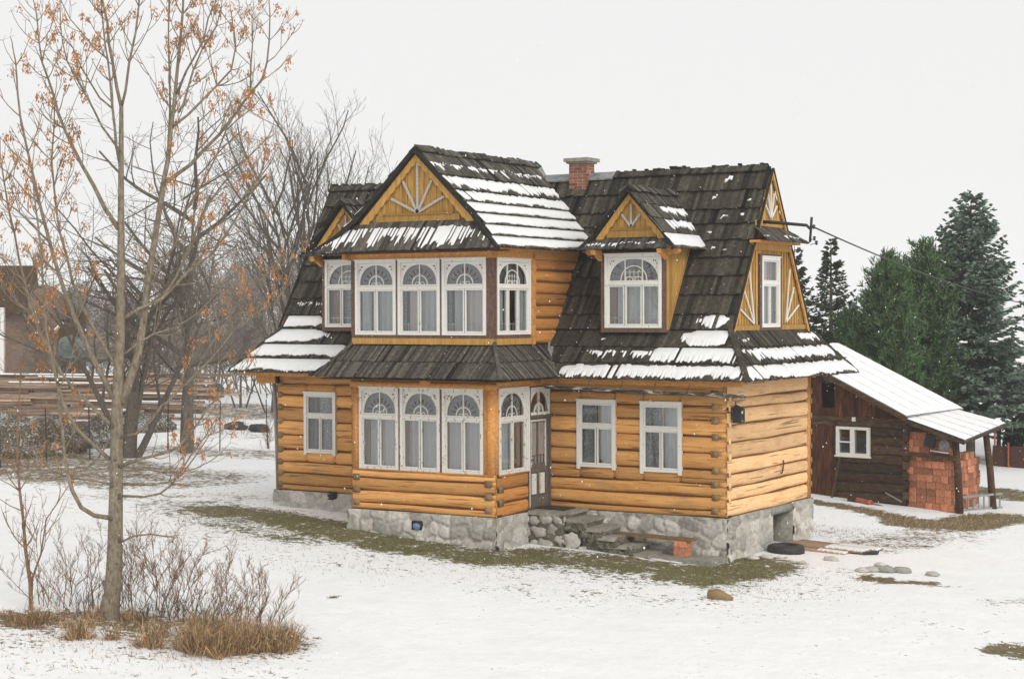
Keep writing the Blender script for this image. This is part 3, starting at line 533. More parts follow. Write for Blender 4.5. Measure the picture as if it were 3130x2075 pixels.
# ---- shingle roofs
def vspan(poly, u):
    r = []
    for i in range(len(poly)):
        (u0, v0), (u1, v1) = poly[i], poly[(i+1) % len(poly)]
        if (u0-u)*(u1-u) <= 0 and abs(u1-u0) > 1e-9: r.append(v0+(v1-v0)*(u-u0)/(u1-u0))
    return (min(r), max(r)) if len(r) > 1 else None
def hsh(i, k, s=0): return (math.sin(i*12.9898+k*78.233+s*37.719)*43758.5453) % 1
def smooth1(u, s): return mnoise.noise(Vector((u, s*7.7, 1.3)))
class Roof:
    def __init__(s): s.mb = MB(); s.sn = MB(); s.id = 0
    def plane(s, O, Ud, Vd, poly, cs, cover=None, bw=.09, hole=None, lift=.05, mi=0, sl=.03):
        O = np.array(O, float); Ud = np.array(Ud, float)/np.linalg.norm(Ud); Vd = np.array(Vd, float)/np.linalg.norm(Vd); N = np.cross(Ud, Vd); s.id += 1; sid = s.id
        P = lambda u, v, h: O+Ud*u+Vd*v+N*h
        us = [p[0] for p in poly]; ua, ub = min(us), max(us)
        for k in range(len(cs)-1):
            c0, c1 = cs[k], cs[k+1]; u = ua-U_(0, bw)
            while u < ub:
                w = bw*U_(.75, 1.25); x0, x1 = max(u, ua)+.002, min(u+w, ub)-.001; u += w
                if x1-x0 < .012: continue
                jit = U_(-.022, .02) if k else U_(-.03, .02); l = lift+U_(-.008, .012); tn = min(1, max(0, random.gauss(.5, .22)))
                q = []
                for x in (x0, x1):
                    r = vspan(poly, x)
                    q.append(None if r is None else (max(c0+jit, r[0]), min(c1+.06, r[1])))
                if None in q or (q[0][1]-q[0][0] < .01 and q[1][1]-q[1][0] < .01): continue
                if hole is not None:
                    cpt = P((x0+x1)/2, (q[0][0]+q[0][1]+q[1][0]+q[1][1])/4, 0)
                    if hole(cpt): continue
                hh = lambda v: lerp(l, .012, min(1, max(0, (v-c0)/(c1-c0+.06)))); th = .026
                a, b, c, d = (x0, q[0][0]), (x1, q[1][0]), (x1, max(q[1])), (x0, max(q[0])); tw = U_(-.004, .004)
                top = [P(*a, hh(a[1])+tw), P(*b, hh(b[1])-tw), P(*c, hh(c[1])), P(*d, hh(d[1]))]
                bot = [P(*a, hh(a[1])-th), P(*b, hh(b[1])-th), P(*c, hh(c[1])-th), P(*d, hh(d[1])-th)]
                s.mb.add(bot+top, [(0, 3, 2, 1), (4, 5, 6, 7), (0, 1, 5, 4), (1, 2, 6, 5), (3, 0, 4, 7)], mi, tn)
            if cover is None: continue
            du = .03; n = int((ub-ua)/du); cols = []
            for i in range(n+1):
                x = ua+i*du; r = vspan(poly, min(max(x, ua+1e-4), ub-1e-4)); cv = cover(x, k)
                if r is None or cv is None: cols.append(None); continue
                cov, tf, st = cv          # coverage 0-1, upper limit fraction, streakiness
                t1 = min(lerp(c0, c1, tf), r[1]-.02); lo = max(c0, r[0])+.012
                bi = int(x/.062); j = hsh(bi, k, sid)*.6+.4*hsh(int(x/.031), k, sid+5)
                c = cov+.34*smooth1(x*1.3, k+sid)*(.3+st)+.13*smooth1(x*5, k+sid*3)*(.5+st)
                c = c+st*(j-.55)*1.1-(1-st)*.13*j
                if c < .16 or t1-lo < .05 or (st > .25 and hsh(bi, k, sid+2) < st*.26 and hsh(bi//9, k, sid+7) < .8): cols.append(None); continue
                if st > .55 and (i % 3 == 0) and hsh(bi, k, sid+11) < .62: cols.append(None); continue
                b0 = max(lo, t1-(t1-lo)*min(1, c)); ttop = t1
                if st > .55: b0 += .10*(c1-c0)*hsh(i//3, k, sid+21)
                if tf < .97: ttop = t1-.05*hsh(bi, k, sid+9)-.04*smooth1(x*6, sid)
                cols.append((x, b0, max(ttop, b0+.03), sl*.8*(.65+.5*min(1, c)+.3*smooth1(x*3, sid+k))))
            hs = lambda v: lerp(lift+.012, .02, min(1, max(0, (v-c0)/(c1-c0))))
            prof = lambda c, e: [P(c[0], c[2], hs(c[2])-.005), P(c[0], c[2]-.012, hs(c[2])+c[3]*e*.7), P(c[0], lerp(c[1], c[2], .5), hs(lerp(c[1], c[2], .5))+c[3]*e), P(c[0], c[1]+.02, hs(c[1])+c[3]*e*.85), P(c[0], c[1]-.004, hs(c[1])+.3*c[3]*e), P(c[0], c[1], hs(c[1])-.01)]
            for i in range(n):
                A, B = cols[i], cols[i+1]
                if A is None: continue
                if B is None: B = (A[0]+du, A[1]+.01, A[2]-.005, A[3]); e1 = .15
                else: e1 = 1 if i+2 <= n and cols[min(i+2, n)] is not None else .55
                e0 = 1 if i and cols[i-1] is not None else .15
                a = prof(A, e0); b = prof(B, e1 if cols[i+1] is None else (1 if (i+2 > n or cols[i+2] is not None) else 1))
                if cols[i+1] is None: b = prof(B, .15)
                s.sn.add(a+b, [(j, j+6, j+7, j+1) for j in range(5)])
                if e0 < 1: s.sn.add(a, [tuple(range(6))])
    def hipcap(s, p, q, w=.16, h=.05, mi=0, step=.3, up=.06):
        p = np.array(p, float); q = np.array(q, float); n = max(1, int(np.linalg.norm(q-p)/step))
        for i in range(n):
            a, b = lerp(p, q, i/n), lerp(p, q, (i+1.15)/n); s.mb.bar(a+np.array([0, 0, up*.7]), b+np.array([0, 0, up*1.2]), w*U_(.85, 1.1), h, mi, U_(.2, .8))
    def ridge(s, p, q, ax, zt=.0, mi=0, step=.11, h=.12, wd=.16, jag=.03):
        p = np.array(p, float); q = np.array(q, float); L = np.linalg.norm(q-p); n = int(L/step); ax = np.array(ax, float); d = (q-p)/L; big = 0
        for i in range(n):
            if i % 9 == 0: big = U_(-.02, .03)
            a = p+d*(i*step+.004); b = p+d*((i+1)*step-.004); j = U_(-jag, jag)+big
            for sg in (1, -1):
                o = ax*wd*sg; r = [a+o-np.array([0, 0, h]), b+o-np.array([0, 0, h]), b, a]; r = [x+np.array([0, 0, .05+(j if sg > 0 else -.02)]) for x in r]
                t = np.array([0, 0, .03]); s.mb.hexa([x-t for x in r]+list(r) if sg > 0 else [x-t for x in r[::-1]]+list(r[::-1]), mi, U_(.1, .9))
    def build(s, name, parent, snow=True, mats=None):
        o = s.mb.build(name, mats or [MT['shingle'], MT['zinc'], MT['shingled']], parent)
        if snow and s.sn.v:
            q = s.sn.build('roof_snow', MT['roofsnow'], o, True); q['kind'] = 'stuff'
        return o
EV = (0, -.9, 3.0); CF = [0, .5, 1.0, 1.54]; CS = [0, .40, .90, 1.40, 1.89, 2.35, 2.80, 3.20, 3.72, 4.352]
def inhole(p):
    x, y, z = p
    for xc in XD:
        if abs(x-xc) < .66 and 4.45 < z < 6.85-1.2*abs(x-xc) and y > 0: return True
    if y > -.6 and -8.02 < x < -4.6 and z < 7.55-.95*max(0, abs(x+6.3)-.3): return True
    return False
def ed(x, a, b, c, tf, st, w=.45):
    e = min(1, (x-a)/w, (b-x)/w); return (c*(.3+.7*e), tf-.25*(1-e), min(1, st+.55*(1-e)))
def cov_flare(x, k):
    if k == 0:
        if -3.75 < x < .78: return ed(x, -3.8, 1.2, .9, .93, .4, .35)
        if -13.3 < x < -9.0: return (.92, .97, .22) if x < -9.6 else (.75, .95, .3)
    if k == 1:
        if -1.6 < x < .45: return ed(x, -1.9, .8, .93, .97, .38, .4)
        if -3.3 < x <= -1.55: return (.42+.1*(x > -2.2), .8, .95)
        if x < -10.15: return (.95, .97, .2)
        if x < -9.0: return ed(x, -13, -8.8, .75, .95, .8, 1.2)
    if k == 2:
        if -1.06 < x < .10: return ed(x, -1.15, .45, .98, .97, .25, .4)
        if x < -10.8: return ed(x, -14, -10.8, .97, .97, .15, .5)
        if -3.02 < x < -2.95 : return (.35, .5, .3)
    return None
def cov_steep(x, k):
    if k == 0 and -.82 < x < -.04: return ed(x, -.86, .2, .92, .97, .3, .35)
    if k == 0 and -12.4 < x < -10.95: return ed(x, -13, -10.95, .97, .97, .15, .4)
    if k == 1 and -12.3 < x < -11.25: return (.38, .8, .9)
    if 1 <= k <= 8 and -1.4 < x < .0 and hsh(int(x/.1), k, 3) > .88: return (.32, .35+.5*hsh(int(x/.1), k, 8), .25)
    if k in (3, 4) and -11.5 < x < -11.0: return (.3, .7, 1.)
    return None
Rf = Roof()
vf = (0, 1.09, 1.09); vs_ = (0, 2.225, 3.74)
Rf.plane(EV, (1, 0, 0), vf, [(-13.3, 0), (.93, 0), (.05, 1.54), (-12.45, 1.54)], CF, cov_flare, hole=inhole)
Rf.plane((0, .19, 4.09), (1, 0, 0), vs_, [(-12.47, 0), (.12, 0), (.08, 4.352), (-12.55, 4.352)], CS, cov_steep, hole=inhole, lift=.075)
Rf.plane((0, 5.73, 3.0), (-1, 0, 0), (0, -1.09, 1.09), [(-.93, 0), (13.3, 0), (12.45, 1.54), (-.05, 1.54)], CF, None, .2)
Rf.plane((0, 4.64, 4.09), (-1, 0, 0), (0, -2.225, 3.74), [(-.12, 0), (12.47, 0), (12.55, 4.352), (-.08, 4.352)], CS, None, .2)
def cov_gs(y, k):
    if k == 0: return (.93, .95, .3) if -.75 < y < 5.6 else None
    if k == 1: return (.8 if y > .9 else .5, .93, .42 if y > .9 else .8) if -.1 < y < 5.1 else None
    if k == 2: return (.62, .75, .6) if 3.7 < y < 4.75 else ((.3, .5, .8) if .2 < y < .8 else None)
Rf.plane((.95, 0, 3.0), (0, 1, 0), (-.9, 0, 1.09), [(-.9, 0), (5.75, 0), (4.66, 1.414), (.19, 1.414)], [0, .46, .93, 1.414], cov_gs)
Rf.plane((-13.32, 0, 3.0), (0, -1, 0), (.88, 0, 1.09), [(-5.75, 0), (.9, 0), (-.19, 1.4), (-4.66, 1.4)], [0, .46, .93, 1.4], lambda u, k: (.8, .95, .3) if k < 2 else None)
for p, q in (((.93, -.9, 3.0), (.05, .19, 4.09)), ((-13.3, -.9, 3.0), (-12.45, .19, 4.09)), ((.93, 5.73, 3.0), (.05, 4.64, 4.09))): Rf.hipcap(p, q, .14)
Rf.ridge((-12.55, 2.415, 7.86), (-6.1, 2.415, 7.86), (0, 1, 0)); Rf.ridge((-3.95, 2.415, 7.86), (.09, 2.415, 7.86), (0, 1, 0), jag=.035)
for sg in (-1, 1): Rf.mb.hexa([(-6.1, 2.415, 7.86), (-3.95, 2.415, 7.86), (-3.95, 2.415+.17*sg, 7.7), (-6.1, 2.415+.17*sg, 7.7), (-6.1, 2.415, 7.9), (-3.95, 2.415, 7.9), (-3.95, 2.415+.18*sg, 7.73), (-6.1, 2.415+.18*sg, 7.73)], 1)
# eave boards, rafters and soffit
e = Rf.mb
main_roof = Rf.build('roof', house, mats=[MT['shingledark'], MT['zinc'], MT['shingled']])
e = MB(); e.box(-13.1, -8.3, -.75, -.70, 2.93, 3.04, 0); e.box(-4.2, .75, -.75, -.70, 2.9, 3.02, 0); e.box(-13.1, .75, -.72, .1, 3.06, 3.08, 1); e.box(0, .72, -.7, 5.5, 3.06, 3.08, 1)
for x in np.arange(-12.9, .5, .75): e.box(x-.05, x+.05, -.72, 0, 2.98, 3.06, 0, U_(0, 1))
for y in np.arange(-.2, 5.2, .75): e.box(0, .7, y-.05, y+.05, 2.98, 3.06, 0, U_(0, 1))
e.box(-12.9, -12.3, -.3, -.08, 2.72, 2.98, 0); e.poly([(-13.0, -.1, 2.98), (-12.3, -.1, 2.98), (-12.3, -.1, 2.72), (-12.7, -.1, 2.78)], (0, -.14, 0), 0, .3)
e.build('eave', [MT['beam'], MT['shedwood']], house)
# ---- bay roofs
B = Roof(); y0 = -2.72
def cov_bay(y, k):
    if k <= 3: return (.97, .97, .12)
    if k == 4: return (.93, .96, .3)
    if k == 5: return (.88, .95, .5) if y < 1.7 else (.8, .95, .6)
    if k == 6: return (.40, .45, .85)
    return None
XE = -3.86; vb = (-2.44, 0, 2.27); ln = math.hypot(2.44, 2.27); CB = [0, .36, .74, 1.12, 1.50, 1.92, 2.42, ln]
cb = [0, .37, .75, 1.13, 1.52, 1.95, 2.45, ln]
# slope facing right / slope facing left
B.plane((XE, 0, 5.90), (0, 1, 0), vb, [(-3.22, -.02), (-.6, -.05), (1.38, .16), (2.62, ln), (-2.7, ln), (-2.75, 1.0), (-2.95, .5)], CB, cov_bay, hole=lambda p: False)
B.plane((-8.74, 0, 5.90), (0, -1, 0), (2.44, 0, 2.27), [(-1.4, 0), (3.22, 0), (2.9, .5), (2.75, 1.0), (2.7, ln), (-2.6, ln)], CB, lambda u, k: (.9, .95, .3) if k < 5 else None)
# skirt below the gable
def cov_bsk(x, k): return (.80, .78, .8) if -8.35 < x < -4.75 else ((.6, .66, 1.) if -8.6 < x < -3.95 else None)
B.plane((0, -3.22, 5.86), (1, 0, 0), (0, .60, .69), [(-8.84, 0), (-3.76, .02), (-4.74, .93), (-7.86, .93)], [0, .93], cov_bsk, bw=.085, lift=.04, sl=.012)
B.ridge((-6.3, -2.75, 8.2), (-6.3, 2.7, 8.2), (1, 0, 0), h=.13, jag=.02)
for xs in (1, -1): # verge boards
    pts = [(-6.3, -2.74, 8.14), (-6.3+xs*1.56, -2.76, 6.66), (-6.3+xs*2.0, -2.97, 6.24), (-6.3+xs*2.5, -3.24, 5.86)]
    for p, q in zip(pts[:-1], pts[1:]): B.mb.bar(p, q, .07, .10, 2, .3, (0, 0, 1))
bay_roof = B.build('roof', house)
# metal valley flashing and the snow lying in it
v = MB(); v.bar((-6.2, 2.55, 8.14), (-4.25, 1.30, 6.0), .16, .02, 0, .5, (.7, -.5, .7)); vo = v.build('valley_flashing', MT['zinc'], house)
v = MB(); v.bar((-5.9, 2.30, 7.78), (-4.14, 1.18, 5.93), .075, .035, 0, .5, (.7, -.5, .7)); v = v.build('roof_snow', MT['roofsnow'], vo); v['kind'] = 'stuff'
Lb = Roof(); cl = [0, .53, 1.06]
Lb.plane((0, -3.27, 3.04), (1, 0, 0), (0, .82, .73), [(-8.68, 0), (-3.72, 0), (-4.39, 1.085), (-8.21, 1.085)], cl, None, bw=.06, lift=.04)
Lb.plane((-3.70, 0, 3.04), (0, 1, 0), (-.69, 0, .73), [(-3.27, 0), (-.85, 0), (.05, 1.0), (-2.45, 1.0)], [0, .5, 1.0], None, bw=.06, lift=.04)
Lb.plane((-8.9, 0, 3.04), (0, -1, 0), (.69, 0, .73), [(.85, 0), (3.27, 0), (2.45, 1.0), (-.1, 1.0)], [0, .5, 1.0], None, bw=.1, lift=.04)
Lb.hipcap((-3.72, -3.27, 3.04), (-4.39, -2.46, 3.79), .09, .03, 0, .4, .05); Lb.hipcap((-8.72, -3.27, 3.04), (-8.2, -2.46, 3.79), .1, .03, 0, .4, .05)
lbr = Lb.build('roof', house, mats=[MT['shingle'], MT['zinc'], MT['shingled']])
v = MB(); v.bar((-3.86, -.93, 3.06), (-4.3, -.05, 3.86), .2, .03, 0, .5, (.5, -.5, .7)); v.build('valley_flashing', MT['zinc'], house)
v = MB(); v.box(-8.6, -3.85, -3.18, -2.5, 3.0, 3.03); v.box(-4.5, -3.85, -2.5, -.8, 3.0, 3.03); v.box(-8.7, -3.95, -3.1, -2.5, 5.84, 5.87); v.box(-4.5, -3.98, -2.5, 1.0, 5.93, 5.96); v.build('soffit', MT['shedboard'], house)
# ---- board gables with scalloped edge boards and sunburst rays
def gable(F, ac, hw, z0, z1, rays, hub, kids=True, bwid=.15, edge=.26, low=True, clear=None):
    g = MB(); n = int(2*hw/bwid)
    for i in range(n):
        a0, a1 = ac-hw+2*hw*i/n+.004, ac-hw+2*hw*(i+1)/n-.004; t0 = z1-(z1-z0)*abs(a0-ac)/hw; t1 = z1-(z1-z0)*abs(a1-ac)/hw; db = U_(0, .01)
        if clear and a1 > clear[0] and a0 < clear[1]:
            tt = clear[2]
            if min(t0, t1) <= tt: continue
            g.hexa([F(a0+.004, .02+db, tt), F(a1-.004, .02+db, tt), F(a1-.004, -.03, tt), F(a0+.004, -.03, tt), F(a0+.004, .02+db, t0), F(a1-.004, .02+db, t1), F(a1-.004, -.03, t1), F(a0+.004, -.03, t0)], 0, U_(.2, .8))
            continue
        g.hexa([F(a0+.004, .02+db, z0), F(a1-.004, .02+db, z0), F(a1-.004, -.03, z0), F(a0+.004, -.03, z0), F(a0+.004, .02+db, max(t0, z0)), F(a1-.004, .02+db, max(t1, z0)), F(a1-.004, -.03, max(t1, z0)), F(a0+.004, -.03, max(t0, z0))], 0, U_(.2, .8))
        if i: g.fbox(F, a0-.022, a0+.014, .018, .045, z0, max(t0-.02, z0+.01), 0, U_(.1, .6))
    go = g.build('gable', MT['yellow'], house)
    e = MB(); L = math.hypot(hw, z1-z0)
    for sg in (-1, 1):
        N = max(12, int(L/.03)); pr = None
        for i in range(N+1):
            t = i/N; a, z = ac+sg*hw*t, z1-(z1-z0)*t; w = edge*(.62+.4*t)+.035*abs(math.sin(t*L/.20*math.pi))*(1 if edge > .1 else .2)
            cur = (a, z, z-w*1.15 if t > .06 else z-w*1.3)
            if pr:
                q0, q1 = (pr, cur) if sg > 0 else (cur, pr)
                e.hexa([F(q0[0], .115, q0[2]), F(q1[0], .115, q1[2]), F(q1[0], .07, q1[2]), F(q0[0], .07, q0[2]), F(q0[0], .115, q0[1]), F(q1[0], .115, q1[1]), F(q1[0], .07, q1[1]), F(q0[0], .07, q0[1])], 0, .75)
            pr = cur
        e.bar(F(ac, .11, z1+.03), F(ac+sg*hw, .11, z0+.03), .05, .04, 1, .4, (0, 0, 1))
    if low: e.fbox(F, ac-hw*.72, ac+hw*.72, .03, .075, z0+.0, z0+.16, 0, .3); e.fbox(F, ac-hw*.6, ac+hw*.6, .03, .1, z0+.16, z0+.2, 0, .1)
    e.build('edge_board', [MT['yellow'], MT['shingled']], go)
    for (h, tips, wd) in rays:
        r = MB()
        for (a, z) in tips: r.bar(F(h[0], .065, h[1]), F(a, .065, z), wd, .03, 0, .5, F(0, 1, 0)-F(0, 0, 0))
        r.build('sunburst', MT['white'] if wd < .05 else MT['whiteray'], go)
    return go
MT['whiteray'] = M('weathered pale wood', [(.3, (.30, .27, .22)), (.7, (.55, .52, .46))], (9, 9, 9), 3, 6)
F = frame((0, -2.56, 0), (1, 0, 0), (0, -1, 0))
gable(F, -6.3, 1.56, 6.53, 8.06, [((-6.3, 6.74), [(-6.3, 7.86), (-6.69, 7.46), (-5.91, 7.46), (-7.02, 7.08), (-5.58, 7.08)], .055)], None, edge=.2)
for xc in XD:
    F = frame((0, -.06, 0), (1, 0, 0), (0, -1, 0))
    gable(F, xc, .86, 6.18, 7.20, [((xc, 6.42), [(xc, 6.92), (xc-.235, 6.70), (xc+.235, 6.70)], .05)], None, bwid=.13, edge=.19)
F = frame((.02, 0, 0), (0, 1, 0), (1, 0, 0))
gable(F, 2.415, 2.23, 4.09, 7.76, [((2.40, 6.62), [(2.40, 7.42), (2.22, 7.22), (2.58, 7.22), (2.06, 6.95), (2.74, 6.95)], .03),
      ((1.44, 4.22), [(1.15, 5.45), (.84, 5.02), (.56, 4.60)], .03), ((3.28, 4.26), [(3.52, 5.5), (3.77, 5.08), (4.07, 4.66)], .03)], None, edge=.12, low=False, clear=(1.70, 3.02, 5.82))
g = MB()
for y in (1.42, 1.6, 3.1, 3.22): g.fbox(F, y-.03, y+.03, .035, .06, 4.1, 5.9-(.25 if y in (1.42,) else 0), 0, U_(.2, .9))
g.fbox(F, 1.30, 3.50, .03, .10, 5.90, 6.06, 0, .4); g.fbox(F, 1.2, 3.6, .05, .3, 6.06, 6.11, 1, .5); g.fbox(F, 1.55, 3.3, .035, .06, 6.45, 6.58, 0, .5); g.fbox(F, .35, 4.5, .035, .07, 4.09, 4.2, 0, .3)
g.build('gable_trim', [MT['yellow'], MT['beam']], house)
c = Roof(); c.plane((.50, 0, 6.08), (0, 1, 0), (-.46, 0, .36), [(1.12, 0), (3.72, 0), (3.36, .57), (1.48, .57)], [0, .57], lambda y, k: (.5, .45, .8) if y > 2.5 else ((.35, .3, .9) if y < 1.6 else None), bw=.07, lift=.035, sl=.014); c.build('canopy', house)
F = frame((-12.44, 0, 0), (0, -1, 0), (-1, 0, 0)); gable(F, -2.415, 2.23, 4.09, 7.76, [], None, edge=.12, low=False)
# ---- dormers
def dormer(xc, snowy):
    d = MB(); F = FR
    for sg in (-1, 1):
        x = xc+sg*.815; n = 9
        for i in range(n):
            ya, yb = 1.26*i/n, 1.26*(i+1)/n; za, zb = 4.12+1.68*ya, 4.12+1.68*yb
            za = max(4.06, za-.25); zb = max(4.06, zb-.25)
            x0, x1 = (x-.03, x+U_(.0, .008)) if sg > 0 else (x-U_(0, .008), x+.03)
            d.hexa([(x0, ya+.003, za), (x1, ya+.003, za), (x1, yb-.003, zb), (x0, yb-.003, zb), (x0, ya+.003, 5.97), (x1, ya+.003, 5.97), (x1, yb-.003, 5.97), (x0, yb-.003, 5.97)], 0, U_(.2, .8))
        d.bar((x+sg*.012, .06, 4.10), (x+sg*.012, 1.2, 6.02), .05, .03, 0, .3, (1, 0, 0))
    d.fbox(F, xc-.83, xc+.83, -.1, .05, 5.875, 6.19, 2, .2); d.fbox(F, xc-.825, xc+.825, -.1, .038, 4.05, 4.10, 1, .5)
    for sg in (-1, 1):      # carved brackets
        for fr_ in ([(.82, 5.93), (1.16, 5.93), (1.17, 5.84), (1.10, 5.79), (1.02, 5.82), (.93, 5.78), (.82, 5.72)],):
            d.poly([(xc+sg*a, -.12, z) for a, z in (fr_ if sg > 0 else fr_[::-1])], (0, .14, 0), 3, .5)
        d.poly([(xc+sg*.78, -.04, 5.90), (xc+sg*.78, -.42, 5.90), (xc+sg*.78, -.40, 5.80), (xc+sg*.78, -.25, 5.78), (xc+sg*.78, -.04, 5.66)], (.1*sg, 0, 0), 3, .5)
    dm = d.build('dormer', [MT['yellow'], MT['brown'], MT['shingled'], MT['beam']], house)
    r = Roof(); ln = math.hypot(1.2, 1.37); v = (-1.2, 0, 1.37); cs = [0, .46, .92, 1.36, ln]
    def cv(y, k):
        if not snowy: return (.5, .9, .9) if k in (1, 2) and y > .3 else None
        return [(.97, .97, .1), (.62, .95, .65) if y > .25 else None, (.6, .9, .6) if y > .55 else None, None][k] if -.35 < y else None
    r.plane((xc+1.2, 0, 5.90), (0, 1, 0), v, [(-.46, 0), (1.26, 0), (2.08, ln), (-.36, ln), (-.2, .38)], cs, cv, lift=.04)
    r.plane((xc-1.2, 0, 5.90), (0, -1, 0), (1.2, 0, 1.37), [(-1.26, 0), (.46, 0), (.2, .38), (.36, ln), (-2.08, ln)], cs, None, lift=.04)
    r.plane((0, -.44, 5.90), (1, 0, 0), (0, .36, .29), [(xc-1.2, 0), (xc+1.2, 0), (xc+.87, .46), (xc-.87, .46)], [0, .46], lambda x, k: (.40, .5, .9) if abs(x-xc) < 1.05 else None, bw=.08, lift=.035, sl=.014)
    r.ridge((xc, -.38, 7.30), (xc, 2.1, 7.30), (1, 0, 0), h=.12, jag=.015)
    for xs in (1, -1):
        for p, q in zip([(0, -.34, 7.25), (xs*.86, -.24, 6.27)], [(xs*.86, -.24, 6.27), (xs*1.2, -.45, 5.9)]): r.mb.bar((xc+p[0], p[1], p[2]), (xc+q[0], q[1], q[2]), .05, .08, 2, .3, (0, 0, 1))
    if snowy:
        pr = None
        for i in range(15):
            t = i/14; p = np.array([xc+.12+1.05*t, 2.0-.72*t, 7.12-1.18*t])
            if t > .25 and pr is not None: r.sn.bar(pr, p, .05+.12*t*U_(.6, 1.2), .06, 0, .5, (.6, -.5, .6))
            pr = p
    rf = r.build('roof', house)
for xc in XD: dormer(xc, xc > -5)
# ---- chimney
ch = MB(); x0, x1, y0, y1 = -5.1, -4.62, 2.15, 2.56; z = 6.9; k = 0
while z < 8.16:
    for (ax, p, q, fix, sg) in (('x', x0, x1, y0, -1), ('y', y0, y1, x1, 1)):
        u = p+(.0 if k % 2 else -.12)
        while u < q:
            a, b = max(u, p), min(u+.24, q); j = U_(0, .008)
            if b-a > .03:
                if ax == 'x': ch.box(a+.006, b-.006, y0-j, y0+.1, z+.006, z+.069, 0, U_(0, 1))
                else: ch.box(x1-.1, x1+j, a+.006, b-.006, z+.006, z+.069, 0, U_(0, 1))
            u += .25
    z += .075; k += 1
ch.box(x0+.006, x1-.006, y0+.006, y1, 6.5, 8.16, 1); cho = ch.build('chimney', [MT['brickold'], MT['mortar']], house)
ch = MB(); ch.box(x0-.10, x1+.10, y0-.10, y1+.1, 8.165, 8.25); ch.box(x0-.05, x1+.05, y0-.05, y1+.05, 8.12, 8.165); ch.build('chimney_cap', MT['concrete'], cho)
# ---- gutter, downpipe
g = MB(); n = 9; A = (-4.02, -.86, 2.85); Bq = (.86, -.86, 2.74)
for i in range(24):
    p, q = lerp(np.array(A), np.array(Bq), i/24), lerp(np.array(A), np.array(Bq), (i+1)/24)
    pr = [np.array([0, .065*math.cos(t), .065*math.sin(t)]) for t in np.linspace(math.pi, 2*math.pi, n)]
    g.add([p+x for x in pr]+[q+x for x in pr], [(j, j+1, n+j+1, n+j) for j in range(n-1)])
    g.add([p+x*.93 for x in pr]+[q+x*.93 for x in pr], [(j+1, j, n+j, n+j+1) for j in range(n-1)])
g.tube([np.array(A)+(0, -.065, 0), np.array(Bq)+(0, -.065, 0)], .012, 6)
go = g.build('gutter', MT['gutter'], house)
for i in range(6):
    p = lerp(np.array(A), np.array(Bq), (i+.4)/6); g = MB(); g.tube([p+(0, .04, .18), p+(0, -.075, .04), p+(0, -.075, -.02), p+(0, 0, -.075), p+(0, .07, 0)], .008, 5); g.build('gutter_bracket', MT['iron'], go)
g = MB(); g.tube([(-12.75, .2, 2.95), (-12.72, .2, 2.6), (-12.66, .22, 1.2), (-12.62, .22, -.3)], .055, 8); g.build('downpipe', MT['faredge'], house, True)
# ---- service mast with insulators, hook
a = MB(); a.tube([(.02, 1.97, 6.55), (.4, 1.97, 6.52), (1.12, 1.97, 6.44), (1.2, 1.97, 6.36)], [.04, .04, .036, .03], 8)
a.bar((1.2, 1.97, 6.06), (1.24, 1.97, 6.62), .05, .03, 0, .5, (0, 1, 0)); ao = a.build('service_mast', MT['iron'], house, True)
for p in ((1.30, 1.95, 6.40), (1.32, 1.93, 6.14), (1.38, 1.9, 6.04)):
    a = MB(); p = np.array(p); a.tube([p+(0, 0, -.05), p+(0, 0, -.02), p, p+(0, 0, .03), p+(0, 0, .05)], [.015, .04, .022, .04, .015], 8); a.tube([p, (1.21, 1.97, p[2]-.04)], .008, 5); a.build('insulator', MT['iron'], ao, True)
h = MB(); h.tube([(.10, 3.06, 1.05), (.13, 3.04, 1.0), (.14, 2.97, .86), (.16, 2.88, .78), (.17, 2.80, .76), (.18, 2.74, .79)], .016, 6); h.build('hook', MT['iron'], house)
h = MB(); h.tube([(-12.52, .6, 5.15), (-12.62, .5, 5.22), (-12.75, .4, 5.2), (-12.8, .35, 5.1), (-12.78, .35, 5.02)], .014, 6); h.build('roof_hook', MT['iron'], house)
# ---- lantern
ln_ = thing('wall_lantern', (.25, .19, 2.08), 'black iron house shaped lantern on the pale gable log wall near its corner', 'lantern')
l = MB(); X0, X1, Y0, Y1 = .16, .34, .10, .28; Z0, Z1 = 2.10, 2.36; t = .014
for x in (X0, X1):
    for y in (Y0, Y1): l.box(x-t, x+t, y-t, y+t, Z0, Z1)
for z in (Z0, 2.27, Z1):
    l.box(X0, X1, Y0-t+.002, Y0+t-.002, z-t, z+t); l.box(X0, X1, Y1-t+.002, Y1+t-.002, z-t, z+t); l.box(X0-t+.002, X0+t-.002, Y0, Y1, z-t, z+t); l.box(X1-t+.002, X1+t-.002, Y0, Y1, z-t, z+t)
for z in (2.145, 2.2): l.box(X1-.006, X1+.008, Y0, Y1, z-.006, z+.006)
for y in (.155, .19, .225): l.box(X1-.006, X1+.009, y-.006, y+.006, 2.14, 2.26)
l.box(X0, X1, Y0, Y0+.012, Z0, Z1); l.box(X0-.01, X1+.01, Y0-.01, Y1+.01, Z0-.02, Z0-.005); l.build('cage', MT['iron'], ln_)
l = MB(); l.add([(X0-.03, Y0-.03, Z1+.01), (X1+.03, Y0-.03, Z1+.01), (X1+.03, Y1+.03, Z1+.01), (X0-.03, Y1+.03, Z1+.01), (X0+.02, Y0+.05, Z1+.12), (X0+.02, Y1-.05, Z1+.12)], [(3, 2, 1, 0), (0, 1, 4), (1, 2, 5, 4), (2, 3, 5), (3, 0, 4, 5)]); l.tube([(X0+.02, .19, Z1+.1), (X0+.02, .19, Z1+.19)], .01, 5); l.build('hood', MT['iron'], ln_)
l = MB(); l.box(X0+.03, X1-.02, Y0+.03, Y1-.02, Z0+.02, Z1-.02); l.build('glass', MT['white'], ln_)  # solid white box: the pane's lit look is put into its colour
